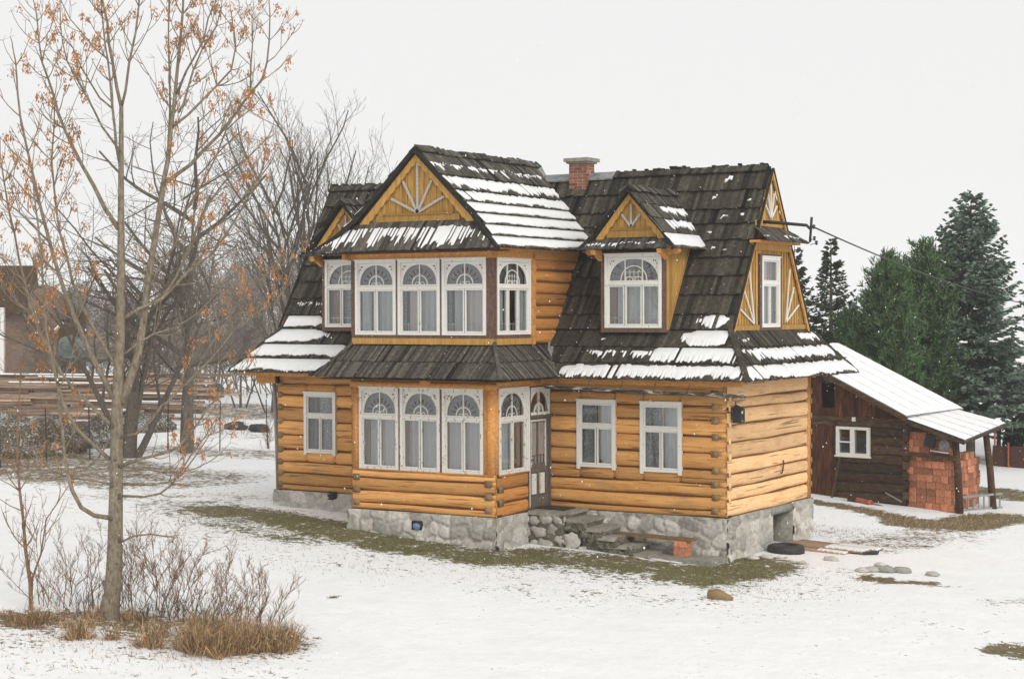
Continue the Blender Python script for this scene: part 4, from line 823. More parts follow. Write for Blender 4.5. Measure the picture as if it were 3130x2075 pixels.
l = MB(); l.bar((.09, .19, 2.25), (X0, .19, 2.25), .05, .05); l.build('bracket', MT['iron'], ln_)
# ================================================================== entrance steps, bench and small things round the house
st = thing('stone_steps', (-3.2, -.7, -.7), 'mossy stone steps and landing below the brown front door', 'steps')
m = MB(); m.hexa([(-4.27, -1.25, -.04), (-3.40, -1.20, -.05), (-3.33, -.1, -.02), (-4.27, -.1, -.02), (-4.27, -1.24, .045), (-3.38, -1.18, .03), (-3.33, -.1, .05), (-4.27, -.1, .05)], 0); m.box(-4.25, -3.38, -1.2, -.1, -1.0, -.02, 1)
fl = frame((0, -1.2, 0), (1, 0, 0), (0, -1, 0)); m.build('landing', [MT['concrete'], MT['mossy']], st)
r2 = random.Random(4)
m = MB()
for (x, z, rx, rz, t) in ((-4.12, -.16, .15, .12, .3), (-3.82, -.12, .16, .11, .4), (-3.52, -.14, .14, .12, .2), (-4.0, -.42, .18, .15, .35), (-3.66, -.36, .13, .13, .1), (-3.48, -.58, .12, .13, .4), (-3.18, -.60, .19, .16, .55), (-3.86, -.68, .17, .13, .2), (-2.92, -.78, .11, .08, .4), (-4.1, -.72, .16, .15, .4)):
    m.blob((x, -1.15, z), (rx*1.18, .085, rz*1.12), 0, t, x*3, 14, 10, .55)
m.build('rubble_face', [MT['stone']], st, True)
for i, (x0, x1, z) in enumerate(((-3.36, -2.9, -.10), (-2.98, -2.48, -.27), (-2.55, -2.1, -.44), (-2.2, -1.72, -.60), (-1.85, -1.3, -.76))):
    m = MB(); j = lambda: U_(-.035, .035); m.hexa([(x0, -1.12+j(), z-.08), (x1+j(), -1.14+j(), z-.09), (x1, -.1, z-.07), (x0, -.1, z-.07), (x0, -1.10+j(), z+j()*.5), (x1+j(), -1.10+j()*1.5, z+j()*.5), (x1, -.1, z), (x0, -.1, z)], 0)
    for bi in range(3): m.blob((lerp(x0, x1, .15+.35*bi), -1.04, z-.17-.05*(bi % 2)), (.16, .10, .12), 1, .5, x0*5+bi, 10, 7, .6)
    m.blob((x1-.07, -.6, z-.14), (.10, .5, .10), 1, .5, x0, 10, 8, .4); m.box(x0-.02, x1-.09, -1.02, -.1, z-.5, z-.07, 1); m.build('step', [MT['concrete'], MT['mossy']], st)
d = MB(); d.box(-4.30, -3.55, -.85, -.32, .051, .075); tag(d.build('doormat', MT['iron'], None, False, (-3.9, -.6, .051)), 'flat dark doormat on the landing outside the front door', 'doormat')
m = MB(); m.box(-2.1, .14, -.98, -.1, -1.1, -.82); tag(m.build('concrete_pad', MT['concrete'], None, False, (-1, -.5, -.9)), 'low concrete slab along the stone foundation under the bench', 'slab')
bk = MB()
def hollow(mbx, x0, x1, y0, y1, z0, z1, t):
    mbx.box(x0, x1, y0, y1, z0, z1, 0, t)
hollow(bk, -.93, -.63, -.62, -.34, -.82, -.63, .6); o1 = tag(bk.build('brick', MT['brick'], None, False, (-.78, -.48, -.82)), 'red hollow brick standing on the slab, lower of the two under the bench end', 'brick', 'two bricks holding up the bench')
bk = MB(); hollow(bk, -.925, -.635, -.61, -.34, -.622, -.45, .9); tag(bk.build('brick', MT['brick'], None, False, (-.78, -.48, -.628)), 'red hollow brick directly under the bench plank, upper of the two', 'brick', 'two bricks holding up the bench')
m = MB(); P = [(-2.72, -.40), (-.50, -.425)]
for i in range(8):
    a, b = lerp(-2.72, -.5, i/8), lerp(-2.72, -.5, (i+1)/8); za, zb = -.40-.03*i/8+.004*math.sin(i*2), -.40-.03*(i+1)/8+.004*math.sin(i*2+2)
    m.hexa([(a, -.62, za-.05), (b, -.62, zb-.05), (b, -.33, zb-.05), (a, -.33, za-.05), (a, -.62, za), (b, -.62, zb), (b, -.33, zb), (a, -.33, za)])
tag(m.build('bench_plank', MT['planko'], None, False, (-1.6, -.47, -.42)), 'rough brown plank bench laid from the stone steps to a pair of red bricks', 'bench')
# tyre
ty = MB(); c = np.array([.62, 1.98, -1.0]); n = 36; k = 14; vs = []
for i in range(n):
    t = 2*math.pi*i/n; rd = np.array([math.cos(t), math.sin(t), 0])
    for j in range(k):
        p = 2*math.pi*j/k; bulge = math.copysign(abs(math.cos(p))**.7, math.cos(p)); sz = math.copysign(abs(math.sin(p))**.7, math.sin(p)); tr = .012*((i*2+j) % 3 == 0)*(bulge > .5)
        rr = .315+.105*bulge+tr; vs.append(c+rd*rr+np.array([0, 0, .12+.12*sz]))
ty.add(vs, [(i*k+j, ((i+1) % n)*k+j, ((i+1) % n)*k+(j+1) % k, i*k+(j+1) % k) for i in range(n) for j in range(k)])
tag(ty.build('tyre', MT['tyre'], None, True, c), 'black car tyre lying flat beside the cellar opening of the stone foundation', 'tyre')
# cellar cover boards
def plk(y, x0, x1, w, z, t, lab, sn=None, yaw=0):
    m = MB(); m.hexa([(x0, y, z-.035), (x1, y+yaw, z-.13), (x1, y+w+yaw, z-.13), (x0, y+w, z-.035), (x0, y, z), (x1, y+yaw, z-.10), (x1, y+w+yaw, z-.10), (x0, y+w, z)], 0, t)
    root = thing('cover_board', (x0, y, z), lab, 'board', 'cellar cover boards'); m.build('board', MT['plank'], root)
    if sn:
        s = MB(); N = 12
        for i in range(N):
            a, b = lerp(sn, x1, i/N), lerp(sn, x1, (i+1)/N); za, zb = (z-.10*(a-x0)/(x1-x0)), (z-.10*(b-x0)/(x1-x0)); h = .03
            ya, yb = y+yaw*(a-x0)/(x1-x0), y+yaw*(b-x0)/(x1-x0); e = .08*(1-i/N)*hsh(i, 3)
            s.hexa([(a, ya+.01+e, za), (b, yb+.01+e*.7, zb), (b, yb+w-.01, zb), (a, ya+w-.01, za), (a, ya+.01+e, za+h), (b, yb+.01+e*.7, zb+h), (b, yb+w-.01, zb+h), (a, ya+w-.01, za+h)])
        q = s.build('snow', MT['snow'], root, True); q['kind'] = 'stuff'
plk(2.55, .15, 1.75, .28, -.88, .9, 'pale narrow board lying next to the tyre, nearest of the cellar cover boards', 1.1, .1)
plk(2.88, .15, 2.05, .62, -.86, .55, 'wide reddish board sloping from the cellar opening, half under snow', 1.15, .12)
plk(3.58, .2, 2.15, .45, -.90, .15, 'dark weathered board at the far side of the cellar opening, its outer end snowy', 1.2, .1)
m = MB(); m.poly([(2.08, 2.95, -1.0), (2.35, 3.3, -.98), (2.25, 3.42, -1.08), (2.05, 3.1, -1.12)], (0, 0, .05)); tag(m.build('slate_piece', MT['iron'], None, False, (2.1, 3.1, -1.05)), 'dark broken slate leaning at the outer edge of the snowy cover boards', 'slate')
# loose stones
def stone(u, v, r, lab, fl=.55, mat='stone', grp=None, s=1):
    p = atz(u, v, -1.1); p = atz(u, v, gz1(p[0], p[1])); m = MB(); m.blob((p[0], p[1], p[2]+r*fl*.35), (r*1.2, r*.9, r*fl), 0, U_(0, 1), u*.1, 12, 8, .35)
    tag(m.build('field_stone' if mat != 'endgrain' else 'wood_chunk', MT[mat], None, True, p), lab, 'stone' if mat != 'endgrain' else 'wood', grp)
for u, v, r, lab in ((2634, 1746, .13, 'small flat stone, leftmost of the row by the gravel patch'), (2662, 1745, .16, 'rounded grey stone second in the row by the gravel patch'), (2702, 1746, .2, 'largest rounded stone in the row by the gravel patch'), (2755, 1748, .18, 'long flat stone, rightmost of the row by the gravel patch'), (2690, 1727, .10, 'small stone half buried in snow behind the row of stones'),
                     (2345, 1706, .13, 'low stone against the foundation just left of the tyre'), (2300, 1708, .12, 'stone at the foot of the foundation corner'), (2540, 1712, .14, 'dark flat stone in front of the snowy cover boards'), (2850, 1757, .12, 'thin flat stone in the snow right of the row')):
    stone(u, v, r, lab, .5, 'stone', 'loose field stones')
p = atz(2198, 1838, -1.1); m = MB(); m.tube([p+(-.22, 0, .10), p+(0, .03, .12), p+(.26, .06, .06)], [.11, .12, .045], 9); tag(m.build('wood_chunk', MT['endgrain'], None, True, p), 'grey brown cut log end lying alone in the snow in front of the house corner', 'wood')
# ================================================================== shed
OS = np.array([-.45, 13.6, -1.2]); AV = np.array([.985, -.174, 0]); BV = np.array([.05, .9987, 0]); NV = np.array([-.174, -.985, 0])
def SF(a, b, z): return OS+AV*a-BV*b+np.array([0, 0, z])        # b>0 towards the yard
def SH(a, b, z): return OS+AV*a+BV*b+np.array([0, 0, z])        # b>0 towards the back
shed = thing('shed', tuple(OS), 'dark brown timber shed with snowy lean roof and open canopy behind the house', 'shed')
zr = lambda a: 2.73+.45*(.15-a)
m = MB(); sm = [.12, .42, .72, 1.0, 1.28, 1.55, 1.82, 2.08, 2.33, 2.57]
logs(m, SF, -6.5, .0, sm, [(-2.27, -1.15, 1.48, 2.33), (-3.3, -2.33, .12, 2.33)], proud=.07); m.fbox(SF, -6.5, .05, -.2, .02, -.3, .12, 2, .2)
for s in sm[1:-1]: m.fbox(SF, -.09, .08, -.2, .09, s-.11, s+.11, 0, U_(0, 1))
m.fbox(SF, -2.34, -2.26, -.05, .09, .1, 2.57, 0, .2); m.fbox(SF, -6.5, .1, -.05, .10, 2.5, 2.62, 0, .6)
m.build('log_wall', [MT['shedwood'], MT['dark'], MT['concrete']], shed)
m = MB(); logs(m, frame(OS, BV, AV), 0, 4.2, sm, proud=.07); m.build('log_wall', [MT['shedwood'], MT['dark']], shed)
m = MB(); logs(m, frame(SH(-6.5, 0, 0)*1., BV, -AV), 0, 4.2, sm, proud=.07); m.fbox(frame(SH(0, 4.2, 0), -AV, BV), 0, 6.5, -.1, .05, 0, 2.6); m.build('log_wall', [MT['shedwood'], MT['dark']], shed)
m = MB(); a = -6.5
while a < .02:
    b = a+U_(.11, .17)
    if not (-2.72 < (a+b)/2 < -2.40): m.hexa([SF(a, .06, 2.55), SF(b-.008, .06, 2.55), SF(b-.008, .02, 2.55), SF(a, .02, 2.55), SF(a, .06+U_(0, .01), min(zr(a), 4.6)-.1), SF(b-.008, .06, min(zr(b), 4.6)-.1), SF(b-.008, .02, min(zr(b), 4.6)-.1), SF(a, .02, min(zr(a), 4.6)-.1)], 0, U_(0, 1))
    else: m.fbox(SF, a, b, -.0, .06, 2.55, 2.87, 0, .1)
    a = b
m.fbox(SF, -3.2, -2.2, -.4, -.3, 2.5, 3.58, 1); m.build('gable', [MT['shedboard'], MT['dark']], shed)  # dark sheet added behind the gap in place of the loft's shade
m = MB(); a = -3.28
while a < -2.36: m.fbox(SF, a, a+.16, -.02, .03, .15, 2.33, 0, U_(0, .7)); a += .165
m.build('door', [MT['shedboard']], shed)
def shedwin():
    F = SF; a0, a1, z0, z1 = -2.27, -1.15, 1.48, 2.33; m = MB(); c = .1
    for (p, q, r, s) in ((a0, a0+c, z0, z1), (a1-c, a1, z0, z1), (a0+c, a1-c, z1-.08, z1), (a0+c, a1-c, z0, z0+.08), (-1.76, -1.66, z0+.08, z1-.08)): m.fbox(F, p, q, -.05, .12, r, s)
    m.fbox(F, a0-.04, a1+.04, 0, .15, z0-.04, z0); m.fbox(F, a0+c, -1.76, 0, .1, 1.86, 1.9); m.fbox(F, -1.80, -1.76, .0, .115, z0+.08, z1-.08)
    w = m.build('window', MT['white'], shed); p = MB(); p.add([F(a0+c, .03, z0), F(a1-c, .03, z0), F(a1-c, .03, z1), F(a0+c, .03, z1)], [(0, 1, 2, 3)]); p.build('pane', MT['glass'], w)
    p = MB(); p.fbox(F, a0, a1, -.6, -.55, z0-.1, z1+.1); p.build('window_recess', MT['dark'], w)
shedwin()
def slab(m, P, th, mi=0, up=(0, 0, 1)):     # quad slab, P = 4 corners of the top
    t = np.array(up, float)*th; m.hexa([p-t for p in P]+list(P), mi)
def snowslab(m, P, th, nx, ny, seam=None, rag=.0):
    P = [np.array(p, float) for p in P]; vs = []; ids = {}
    for i in range(nx+1):
        for j in range(ny+1):
            u, v = i/nx, j/ny; p = lerp(lerp(P[0], P[1], u), lerp(P[3], P[2], u), v); e = min(u, 1-u)*nx; f = min(v, 1-v)*ny
            h = th*min(1, .25+e*.55)*min(1, .25+f*.55)+.006*math.sin(i*1.7+j)*math.sin(j*2.3)
            if seam and (j % seam == 0) and 0 < j < ny: h *= .25
            vs.append(p+np.array([0, 0, h+.008]))
    m.add(vs, [(i*(ny+1)+j, (i+1)*(ny+1)+j, (i+1)*(ny+1)+j+1, i*(ny+1)+j+1) for i in range(nx) for j in range(ny)])
m = MB(); ra = -4.2; P = [SH(ra, -.42, zr(ra)), SH(.17, -.42, 2.73), SH(.17, 4.25, 2.73), SH(ra, 4.25, zr(ra))]; slab(m, P, .035)
P2 = [SH(-8.6, -.42, 2.73), SH(ra, -.42, zr(ra)), SH(ra, 4.25, zr(ra)), SH(-8.6, 4.25, 2.73)]; slab(m, P2, .035)
m.bar(SH(ra, -.42, zr(ra)-.09), SH(.17, -.42, 2.64), .05, .14, 1, .6); m.bar(SH(ra, -.3, zr(ra)-.12), SH(.17, -.3, 2.61), .1, .12, 1, .2)
rf = m.build('roof', [MT['zinc'], MT['shedwood']], shed)
m = MB()
for q_ in range(5):
    f0, f1 = q_/5+.004, (q_+1)/5-.004; snowslab(m, [lerp(P[0], P[3], f0), lerp(P[1], P[2], f0), lerp(P[1], P[2], f1), lerp(P[0], P[3], f1)], .045, 26, 9)
snowslab(m, P2, .05, 10, 12); q = m.build('roof_snow', MT['snow'], rf, True); q['kind'] = 'stuff'
m = MB(); P = [SH(.12, -.42, 2.66), SH(1.97, -.42, 2.13), SH(1.97, 3.1, 2.42), SH(.12, 3.9, 2.70)]; snowslab(m, [p-np.array([0, 0, .012]) for p in P], 0, 16, 35); snowslab(m, [p-np.array([0, 0, .04]) for p in P[::-1]], 0, 16, 35)
m.bar(SH(.1, -.40, 2.58), SH(1.95, -.40, 2.05), .05, .10, 1, .5); m.bar(SH(1.85, -.3, 2.06), SH(1.9, 3.0, 2.33), .1, .1, 1, .3)
cf = m.build('canopy', [MT['zinc'], MT['shedwood']], shed)
m = MB()
for q_ in range(5):
    f0, f1 = q_/5+.005, (q_+1)/5-.005; snowslab(m, [lerp(P[0], P[3], f0), lerp(P[1], P[2], f0), lerp(P[1], P[2], f1), lerp(P[0], P[3], f1)], .04, 16, 7)
q = m.build('roof_snow', MT['snow'], cf, True); q['kind'] = 'stuff'
for (a, b, a2, b2, zt) in ((1.66, 0.0, 1.52, 0, 2.1), (1.98, 1.95, 1.66, 2.15, 2.22)):
    m = MB(); m.tube([SH(a, b, -.15), SH(lerp(a, a2, .5)+.02, lerp(b, b2, .5), zt/2), SH(a2, b2, zt)], [.115, .105, .095], 10); m.build('post', MT['shedwood'], shed, True)
m = MB(); m.bar(SH(-.15, -.1, 1.66), SH(1.6, -.1, 1.56), .05, .12, 0, .6, (0, 0, 1)); m.build('rail', MT['shedwood'], shed)
m = MB(); m.box(-.05, .05, -.05, .05, 0, .12); m.v = [tuple(SF(-1.66+x, .12+y, 2.5+z)) for x, y, z in m.v]; m.build('insulator', MT['white'], shed)
# hollow bricks under the canopy: separate bricks
bm = []
for k in range(6):
    b = MB(); L, W, H = (.285, .19, .198) if k < 4 else (.185, .28, .198); b.box(-L/2, L/2, -W/2, W/2, 0, H, 0, .12+.15*k); bm.append((b, L))
bproto = []
for k, (b, L) in enumerate(bm):
    o = b.build('hollow_brick', MT['brick'], None, False, (0, 0, 0)); bproto.append((o, L))
first = {}
LB = 'orange hollow clay brick in the tall stack under the shed canopy'
def putbrick(k, pos, yaw):
    o, L = bproto[k]
    if k in first: o = o.copy(); COL.objects.link(o)
    first[k] = 1; o.location = pos; o.rotation_euler = (U_(-.02, .02), U_(-.03, .03), yaw); tag(o, LB, 'brick', 'hollow bricks stacked under the canopy')
yawS = math.atan2(AV[1], AV[0])
for rrow in range(11):
    a = .03; z = .06+rrow*.2
    zmax = 2.5-.28*a
    while a < 1.36:
        k = random.choice([0, 1, 2, 3, 4, 5]); L = bproto[k][1]
        if z+.2 < 2.6-.29*(a+L/2)-(.1 if rrow > 8 else 0)-(.2 if rrow == 10 and random.random() < .5 else 0): putbrick(k, SH(a+L/2, .12+U_(-.015, .02), z), yawS+U_(-.03, .03))
        a += L+.014
for rrow in range(8):
    b = .36; z = .06+rrow*.2
    while b < 2.25-.04*abs(rrow-4):
        k = random.choice([0, 1, 2, 3, 4, 5]); L = bproto[k][1]
        if not (rrow > 6 and random.random() < .45): putbrick(k, SH(1.27+.03*rrow*.3+U_(-.02, .02), b+L/2, z), yawS+math.pi/2+U_(-.05, .05))
        b += L+.016
m = MB(); c = SH(1.22, -.08, 1.93); m.tube([c-NV*.02, c+NV*.02], [.16, .16], 18); m.tube([c+NV*.02, c+NV*.03], [.13, .10], 18); tag(m.build('round_lid', MT['zinc'], None, False, c), 'round grey metal lid standing on top of the brick stack', 'lid')
m = MB(); c = SH(.72, -.02, 1.86); m.box(-.15, .15, -.05, .05, 0, .36); m.v = [tuple(c+AV*(x*math.cos(.2)+z*math.sin(.2))+np.array([0, 0, z*math.cos(.2)-x*math.sin(.2)])+NV*y) for x, y, z in m.v]; tag(m.build('slate_block', MT['iron'], None, False, c), 'dark block tilted among the top bricks of the stack', 'block')
m = MB(); m.bar(SH(.86, -.1, 1.72), SH(1.36, -.1, 1.68), .1, .05); bd = m.build('board', MT['shedwood'], None, False, SH(1.1, -.1, 1.7)); tag(bd, 'short snow dusted board lying across the brick stack above the rail', 'board')
m = MB(); m.bar(SH(.86, -.1, 1.757), SH(1.36, -.1, 1.717), .09, .03); m = m.build('snow', MT['snow'], bd, True); m['kind'] = 'stuff'
# ladder lying on edge, planks, pipe
ld = thing('ladder', tuple(SH(1.8, 1.4, 0)), 'weathered wooden ladder lying on edge between the canopy posts', 'ladder')
for z0, z1 in ((.06, .02), (.44, .42)): m = MB(); m.bar(SH(1.52, .42, z0), SH(2.1, 2.35, z1), .05, .06); m.build('side_rail', MT['faredge'], ld)
for i in range(8): t = .04+i*.13; p = lerp(SH(1.52, .42, .06), SH(2.1, 2.35, .02), t); m = MB(); m.bar(p, p+np.array([.0, 0, .38]), .035, .035, 0, .5, (1, 0, 0)); m.build('rung', MT['faredge'], ld)
m = MB(); m.bar(SF(-2.12, .16, 1.42), SF(-2.28, .45, .1), .06, .04, 0, .5, (0, -1, 0)); tag(m.build('leaning_plank', MT['shedwood'], None, False, SF(-2.28, .45, .1)), 'thin dark plank leaning on the shed wall below the small white window', 'plank')
m = MB(); c0, c1 = SF(-1.32, .62, .26), SF(-.86, .78, .22); m.tube([c0, c1], [.085, .085], 14, cap=False); m.tube([c1, c1+(c1-c0)*.08], [.105, .105], 14); tag(m.build('clay_pipe', MT['redpipe'], None, True, c0), 'short red clay drain pipe lying on planks beside the shed wall', 'pipe')
m = MB(); m.box(-.12, .12, -.1, .1, 0, .38); m.v = [tuple(SF(-1.5+x, .6+y, .08+z)) for x, y, z in m.v]; tag(m.build('rusty_block', MT['rust'], None, False, SF(-1.5, .6, .08)), 'upright rusty brown block next to the red clay pipe', 'block')
for k, (p, q, lab) in enumerate(((SF(-3.0, .35, .16), SF(-.05, .42, .02), 'long grey plank at the foot of the shed wall'), (SF(-1.0, .55, .2), SF(-.05, .7, .05), 'short grey plank sloping beside the clay pipe'), (SF(-.55, .3, .5), SF(-.02, .35, .28), 'thin pale stick leaning at the shed corner'))):
    m = MB(); m.bar(p, q, .16 if k < 2 else .03, .05 if k < 2 else .03, 0, .3+.3*k); tag(m.build('plank', MT['faredge' if k == 2 else 'endgrain'], None, False, q), lab, 'plank', 'planks lying along the shed wall')
# ================================================================== gate, hedge, posts on the right
G0 = atz(3035, 1470, -1.35); gt = thing('metal_gate', tuple(G0), 'rust brown sheet metal gate on thin red posts at the right edge of the yard', 'gate')
gd = 62.; E = lambda u, v, dd=0: at(u, v, gd+dd)
m = MB(); P = [E(3030, 1438), E(3084, 1442, -.2), E(3084, 1364, -.2), E(3036, 1360)]; m.poly(P, (FW*.04)); P = [E(3088, 1442, -.2), E(3190, 1450, -.6), E(3190, 1366, -.6), E(3088, 1364, -.2)]; m.poly(P, (FW*.04)); m.build('panel', MT['rust'], gt)
for u, v0, v1 in ((3082, 1352, 1468), (3130, 1356, 1472), (3041, 1318, 1362)): m = MB(); m.tube([E(u, v1, -.25), E(u, v0, -.25)], .035, 6); m.build('post', MT['redpipe'], gt)
for u in (3040, 3062, 3110, 3150): m = MB(); m.bar(E(u, 1436), E(u, 1450), .12, .1); m.build('foot', MT['iron'], gt)
m = MB(); m.tube([E(3053, 1450, 1), E(3052, 1306, 1)], .085, 7); tag(m.build('wooden_post', MT['shedwood'], None, False, E(3053, 1450, 1)), 'dark round wooden post behind the rust brown gate', 'post')
# ================================================================== overhead wires
def wire(name, pts, r, lab):
    m = MB(); m.tube(pts, r, 5); tag(m.build(name, MT['iron'], None, True, pts[0]), lab, 'wire')
def sag(p, q, s, n=24): return [lerp(np.array(p, float), np.array(q, float), i/n)-np.array([0, 0, s*4*(i/n)*(1-i/n)]) for i in range(n+1)]
wire('overhead_wire', sag((1.23, 1.97, 6.42), at(3330, 945, 85), .55), .019, 'black twisted service cable running from the mast arm down over the conifers')
wire('overhead_wire', sag(at(2350, 868, 70), at(3300, 1065, 90), .3), .014, 'thin lower wire crossing behind the pines')
# ================================================================== ground
def pxl(pts): 
    out = []
    for u, v in pts:
        p = atz(u, v, -.9)
        for _ in range(4): p = atz(u, v, gz1(p[0], p[1]))
        out.append(p[:2])
    return np.array(out)
def dline(X, Y, L):
    d = np.full(X.shape, 1e9)
    for (x0, y0), (x1, y1) in zip(L[:-1], L[1:]):
        vx, vy = x1-x0, y1-y0; t = np.clip(((X-x0)*vx+(Y-y0)*vy)/(vx*vx+vy*vy+1e-9), 0, 1); d = np.minimum(d, np.hypot(X-x0-t*vx, Y-y0-t*vy))
    return d
BARE = []  # (line, half width, strength, soft, green)
for pts, w, s_, sf, g in (
    ([(640, 1558), (800, 1572), (930, 1598), (1060, 1628), (1230, 1668), (1500, 1706), (1650, 1694), (1900, 1722), (2080, 1744), (2230, 1752), (2330, 1722)], .6, .72, .8, .75),
    ([(560, 1545), (700, 1580), (900, 1625), (1000, 1640)], .8, .58, 1.2, .7), ([(1560, 1700), (1800, 1735), (2000, 1762), (2200, 1785)], .55, .56, 1.1, .95), ([(2100, 1765), (2330, 1735)], .5, .75, .8, 1.),
    ([(480, 1600), (720, 1640), (1000, 1690), (1300, 1720), (1700, 1775), (2000, 1815), (2250, 1830)], 1.2, .44, 2.2, .3), ([(2250, 1800), (2500, 1770), (2650, 1760)], .8, .43, 1.5, .3),
    ([(380, 1510), (560, 1520), (700, 1520)], .7, .50, 1.8, .9), ([(420, 1560), (560, 1600)], 1.2, .42, 1.5, .3),
    ([(150, 1440), (300, 1450), (480, 1462)], 2.2, .60, 2.5, .2), ([(20, 1400), (120, 1420), (260, 1440)], 2.5, .66, 2., .3), ([(520, 1375), (700, 1385), (840, 1392)], 1.0, .58, 2.0, .2), ([(470, 1300), (650, 1310), (840, 1330)], 1.5, .5, 3., .2), ([(640, 1245), (850, 1265)], 2.5, .62, 2., .15),
    ([(2480, 1535), (2620, 1555), (2750, 1582), (2850, 1605), (2930, 1612)], .35, .8, .5, .45), ([(2800, 1600), (2920, 1604), (3040, 1584)], .7, .78, .7, .45), ([(2960, 1600), (3080, 1578)], .5, .7, .6, .8),
    ([(2560, 1625), (2700, 1640), (2860, 1640)], .9, .5, 1.5, .1), ([(2650, 1672), (2760, 1655), (2880, 1625)], .7, .56, .8, .05), ([(2660, 1766), (2730, 1778), (2840, 1784)], .16, .85, .25, .08), ([(2880, 1790), (2960, 1800)], .05, .6, .25, .1),
    ([(3030, 1500), (3130, 1520)], .8, .75, .8, .6), ([(3090, 1985), (3130, 1990)], .35, .75, .4, .6), ([(3010, 1985), (3040, 1990)], .12, .7, .2, .2), ([(3020, 1842), (3130, 1838)], .12, .55, .5, .1), ([(2900, 1900), (3110, 1905)], 1.0, .40, 1.2, .2),
    ([(1555, 1795), (1585, 1798)], .04, .8, .15, .5), ([(1015, 1826), (1030, 1824)], .04, .7, .15, .3), ([(2200, 1840), (2130, 1845)], .1, .45, .4, .2),
    ([(430, 1500), (600, 1530), (760, 1560), (880, 1610)], 2.2, .44, 2.5, .45), ([(300, 1480), (520, 1480), (640, 1500)], 1.5, .38, 2., .4), ([(2480, 1580), (2700, 1610), (2950, 1640), (3130, 1650)], 1.6, .40, 2.5, .2), ([(2900, 1560), (3130, 1600)], 1.2, .42, 1.5, .25),
    ([(0, 1930), (200, 1930), (450, 1940), (650, 1990)], .9, .50, 1.2, .25), ([(0, 2010), (300, 2030), (700, 2050)], 1.2, .43, 1.6, .3), ([(560, 1930), (800, 1960)], .8, .6, .6, .15), ([(60, 1890), (330, 1890), (420, 1905)], .5, .66, .6, .15),
    ([(900, 1950), (1300, 2050), (2000, 2070)], 1.5, .34, 2.5, .25), ([(2300, 2020), (2900, 2040)], 1.5, .36, 2.2, .2), ([(1900, 1960), (2500, 1930)], 1.5, .30, 3, .2)):
    BARE.append((pxl(pts), w, s_, sf, g))
def barefield(X, Y):
    b = .27+.035*np.sin(X*.31+.7*np.sin(Y*.23))*np.sin(Y*.27+1.3)+.03*np.sin(X*.9+Y*.55); b0_ = b.copy(); g = np.full(X.shape, .3)
    for L, w, s_, sf, gr in BARE:
        d = dline(X, Y, L); k = np.clip(1-(d-w)/sf, 0, 1); k = k*k*(3-2*k); v = b0_+(s_*.93-b0_)*k; g = np.where(v > b, gr, g); b = np.maximum(b, v)
    dep = (X-CAM[0])*FW[0]+(Y-CAM[1])*FW[1]; sidew = ((X-CAM[0])*RT[0]+(Y-CAM[1])*RT[1])/np.maximum(dep, 1); b = np.maximum(b, .2+.55*np.clip((dep-120)/30, 0, 1)*np.clip((-.09-sidew)/.03, 0, 1)*np.clip((400-dep)/200, 0, 1))
    return b, g
nr, nc = 520, 330
dep = 3.*np.power(700/3., np.linspace(0, 1, nr)); lat = np.linspace(-1, 1, nc); lat = lat*(.6+.4*np.abs(lat))
FH = FW*np.array([1, 1, 0]); FH /= np.linalg.norm(FH); RH = np.array([-FH[1], FH[0], 0])*-1
DD, LL = np.meshgrid(dep, lat, indexing='ij'); LX = LL*(DD*.85+14)
XX = CAM[0]+FH[0]*DD+RH[0]*LX; YY = CAM[1]+FH[1]*DD+RH[1]*LX; ZZ = gz(XX, YY)+.02*np.sin(XX*.9+.3*YY)*np.sin(YY*.7)+.012*np.sin(XX*2.3-YY*1.7)*np.sin(YY*2.9)
ZZ = ZZ+np.clip((DD-170)/260, 0, 1)**1.3*9*np.clip((-.07-LX/DD)/.1, 0, 1)
bb, gg = barefield(XX, YY)
ii = np.arange(nr*nc).reshape(nr, nc); q = np.stack([ii[:-1, :-1], ii[:-1, 1:], ii[1:, 1:], ii[1:, :-1]], -1).reshape(-1, 4)
m, nt, b, out = newmat('snowy ground'); MT['ground'] = m
at1 = nd(nt, 'Attribute', attribute_name='bare'); at2 = nd(nt, 'Attribute', attribute_name='green'); v1 = mapped(nt, (1, 1, 1))
n1 = noisef(nt, v1, 1.3, 8, .68); n2 = noisef(nt, mapped(nt, (1, 1.25, 1)), 6.5, 6, .68); n3 = noisef(nt, v1, 22, 4, .65)
val = math_(nt, 'ADD', at1.outputs['Fac'], math_(nt, 'MULTIPLY', math_(nt, 'SUBTRACT', n1, .5), .55)); val = math_(nt, 'ADD', val, math_(nt, 'MULTIPLY', math_(nt, 'SUBTRACT', n2, .5), .95)); val = math_(nt, 'ADD', val, math_(nt, 'MULTIPLY', math_(nt, 'SUBTRACT', n3, .5), .45))
msk = ramp(nt, val, [(.505, 0.), (.575, 1.)])
gcol = ramp(nt, n3, [(.3, (.055, .058, .02)), (.52, (.14, .13, .055)), (.72, (.31, .245, .14))]); bcol = ramp(nt, n3, [(.3, (.075, .055, .03)), (.55, (.19, .14, .078)), (.75, (.36, .28, .18))])
gv = math_(nt, 'ADD', at2.outputs['Fac'], math_(nt, 'MULTIPLY', math_(nt, 'SUBTRACT', noisef(nt, v1, .9, 4), .5), 1.6))
col = mix(nt, ramp(nt, gv, [(.35, 0.), (.65, 1.)]), bcol, gcol); sn = ramp(nt, n1, [(.3, (.80, .80, .80)), (.7, (.88, .88, .875))])
nt.links.new(mix(nt, msk, sn, col), b.inputs['Base Color']); b.inputs['Roughness'].default_value = .8; b.inputs['Specular IOR Level'].default_value = .15
bump(nt, b, math_(nt, 'ADD', math_(nt, 'SUBTRACT', math_(nt, 'MULTIPLY', n2, .6), math_(nt, 'MULTIPLY', msk, .6)), math_(nt, 'MULTIPLY', noisef(nt, v1, 3.2, 4, .6), 2.2)), .5, .035)
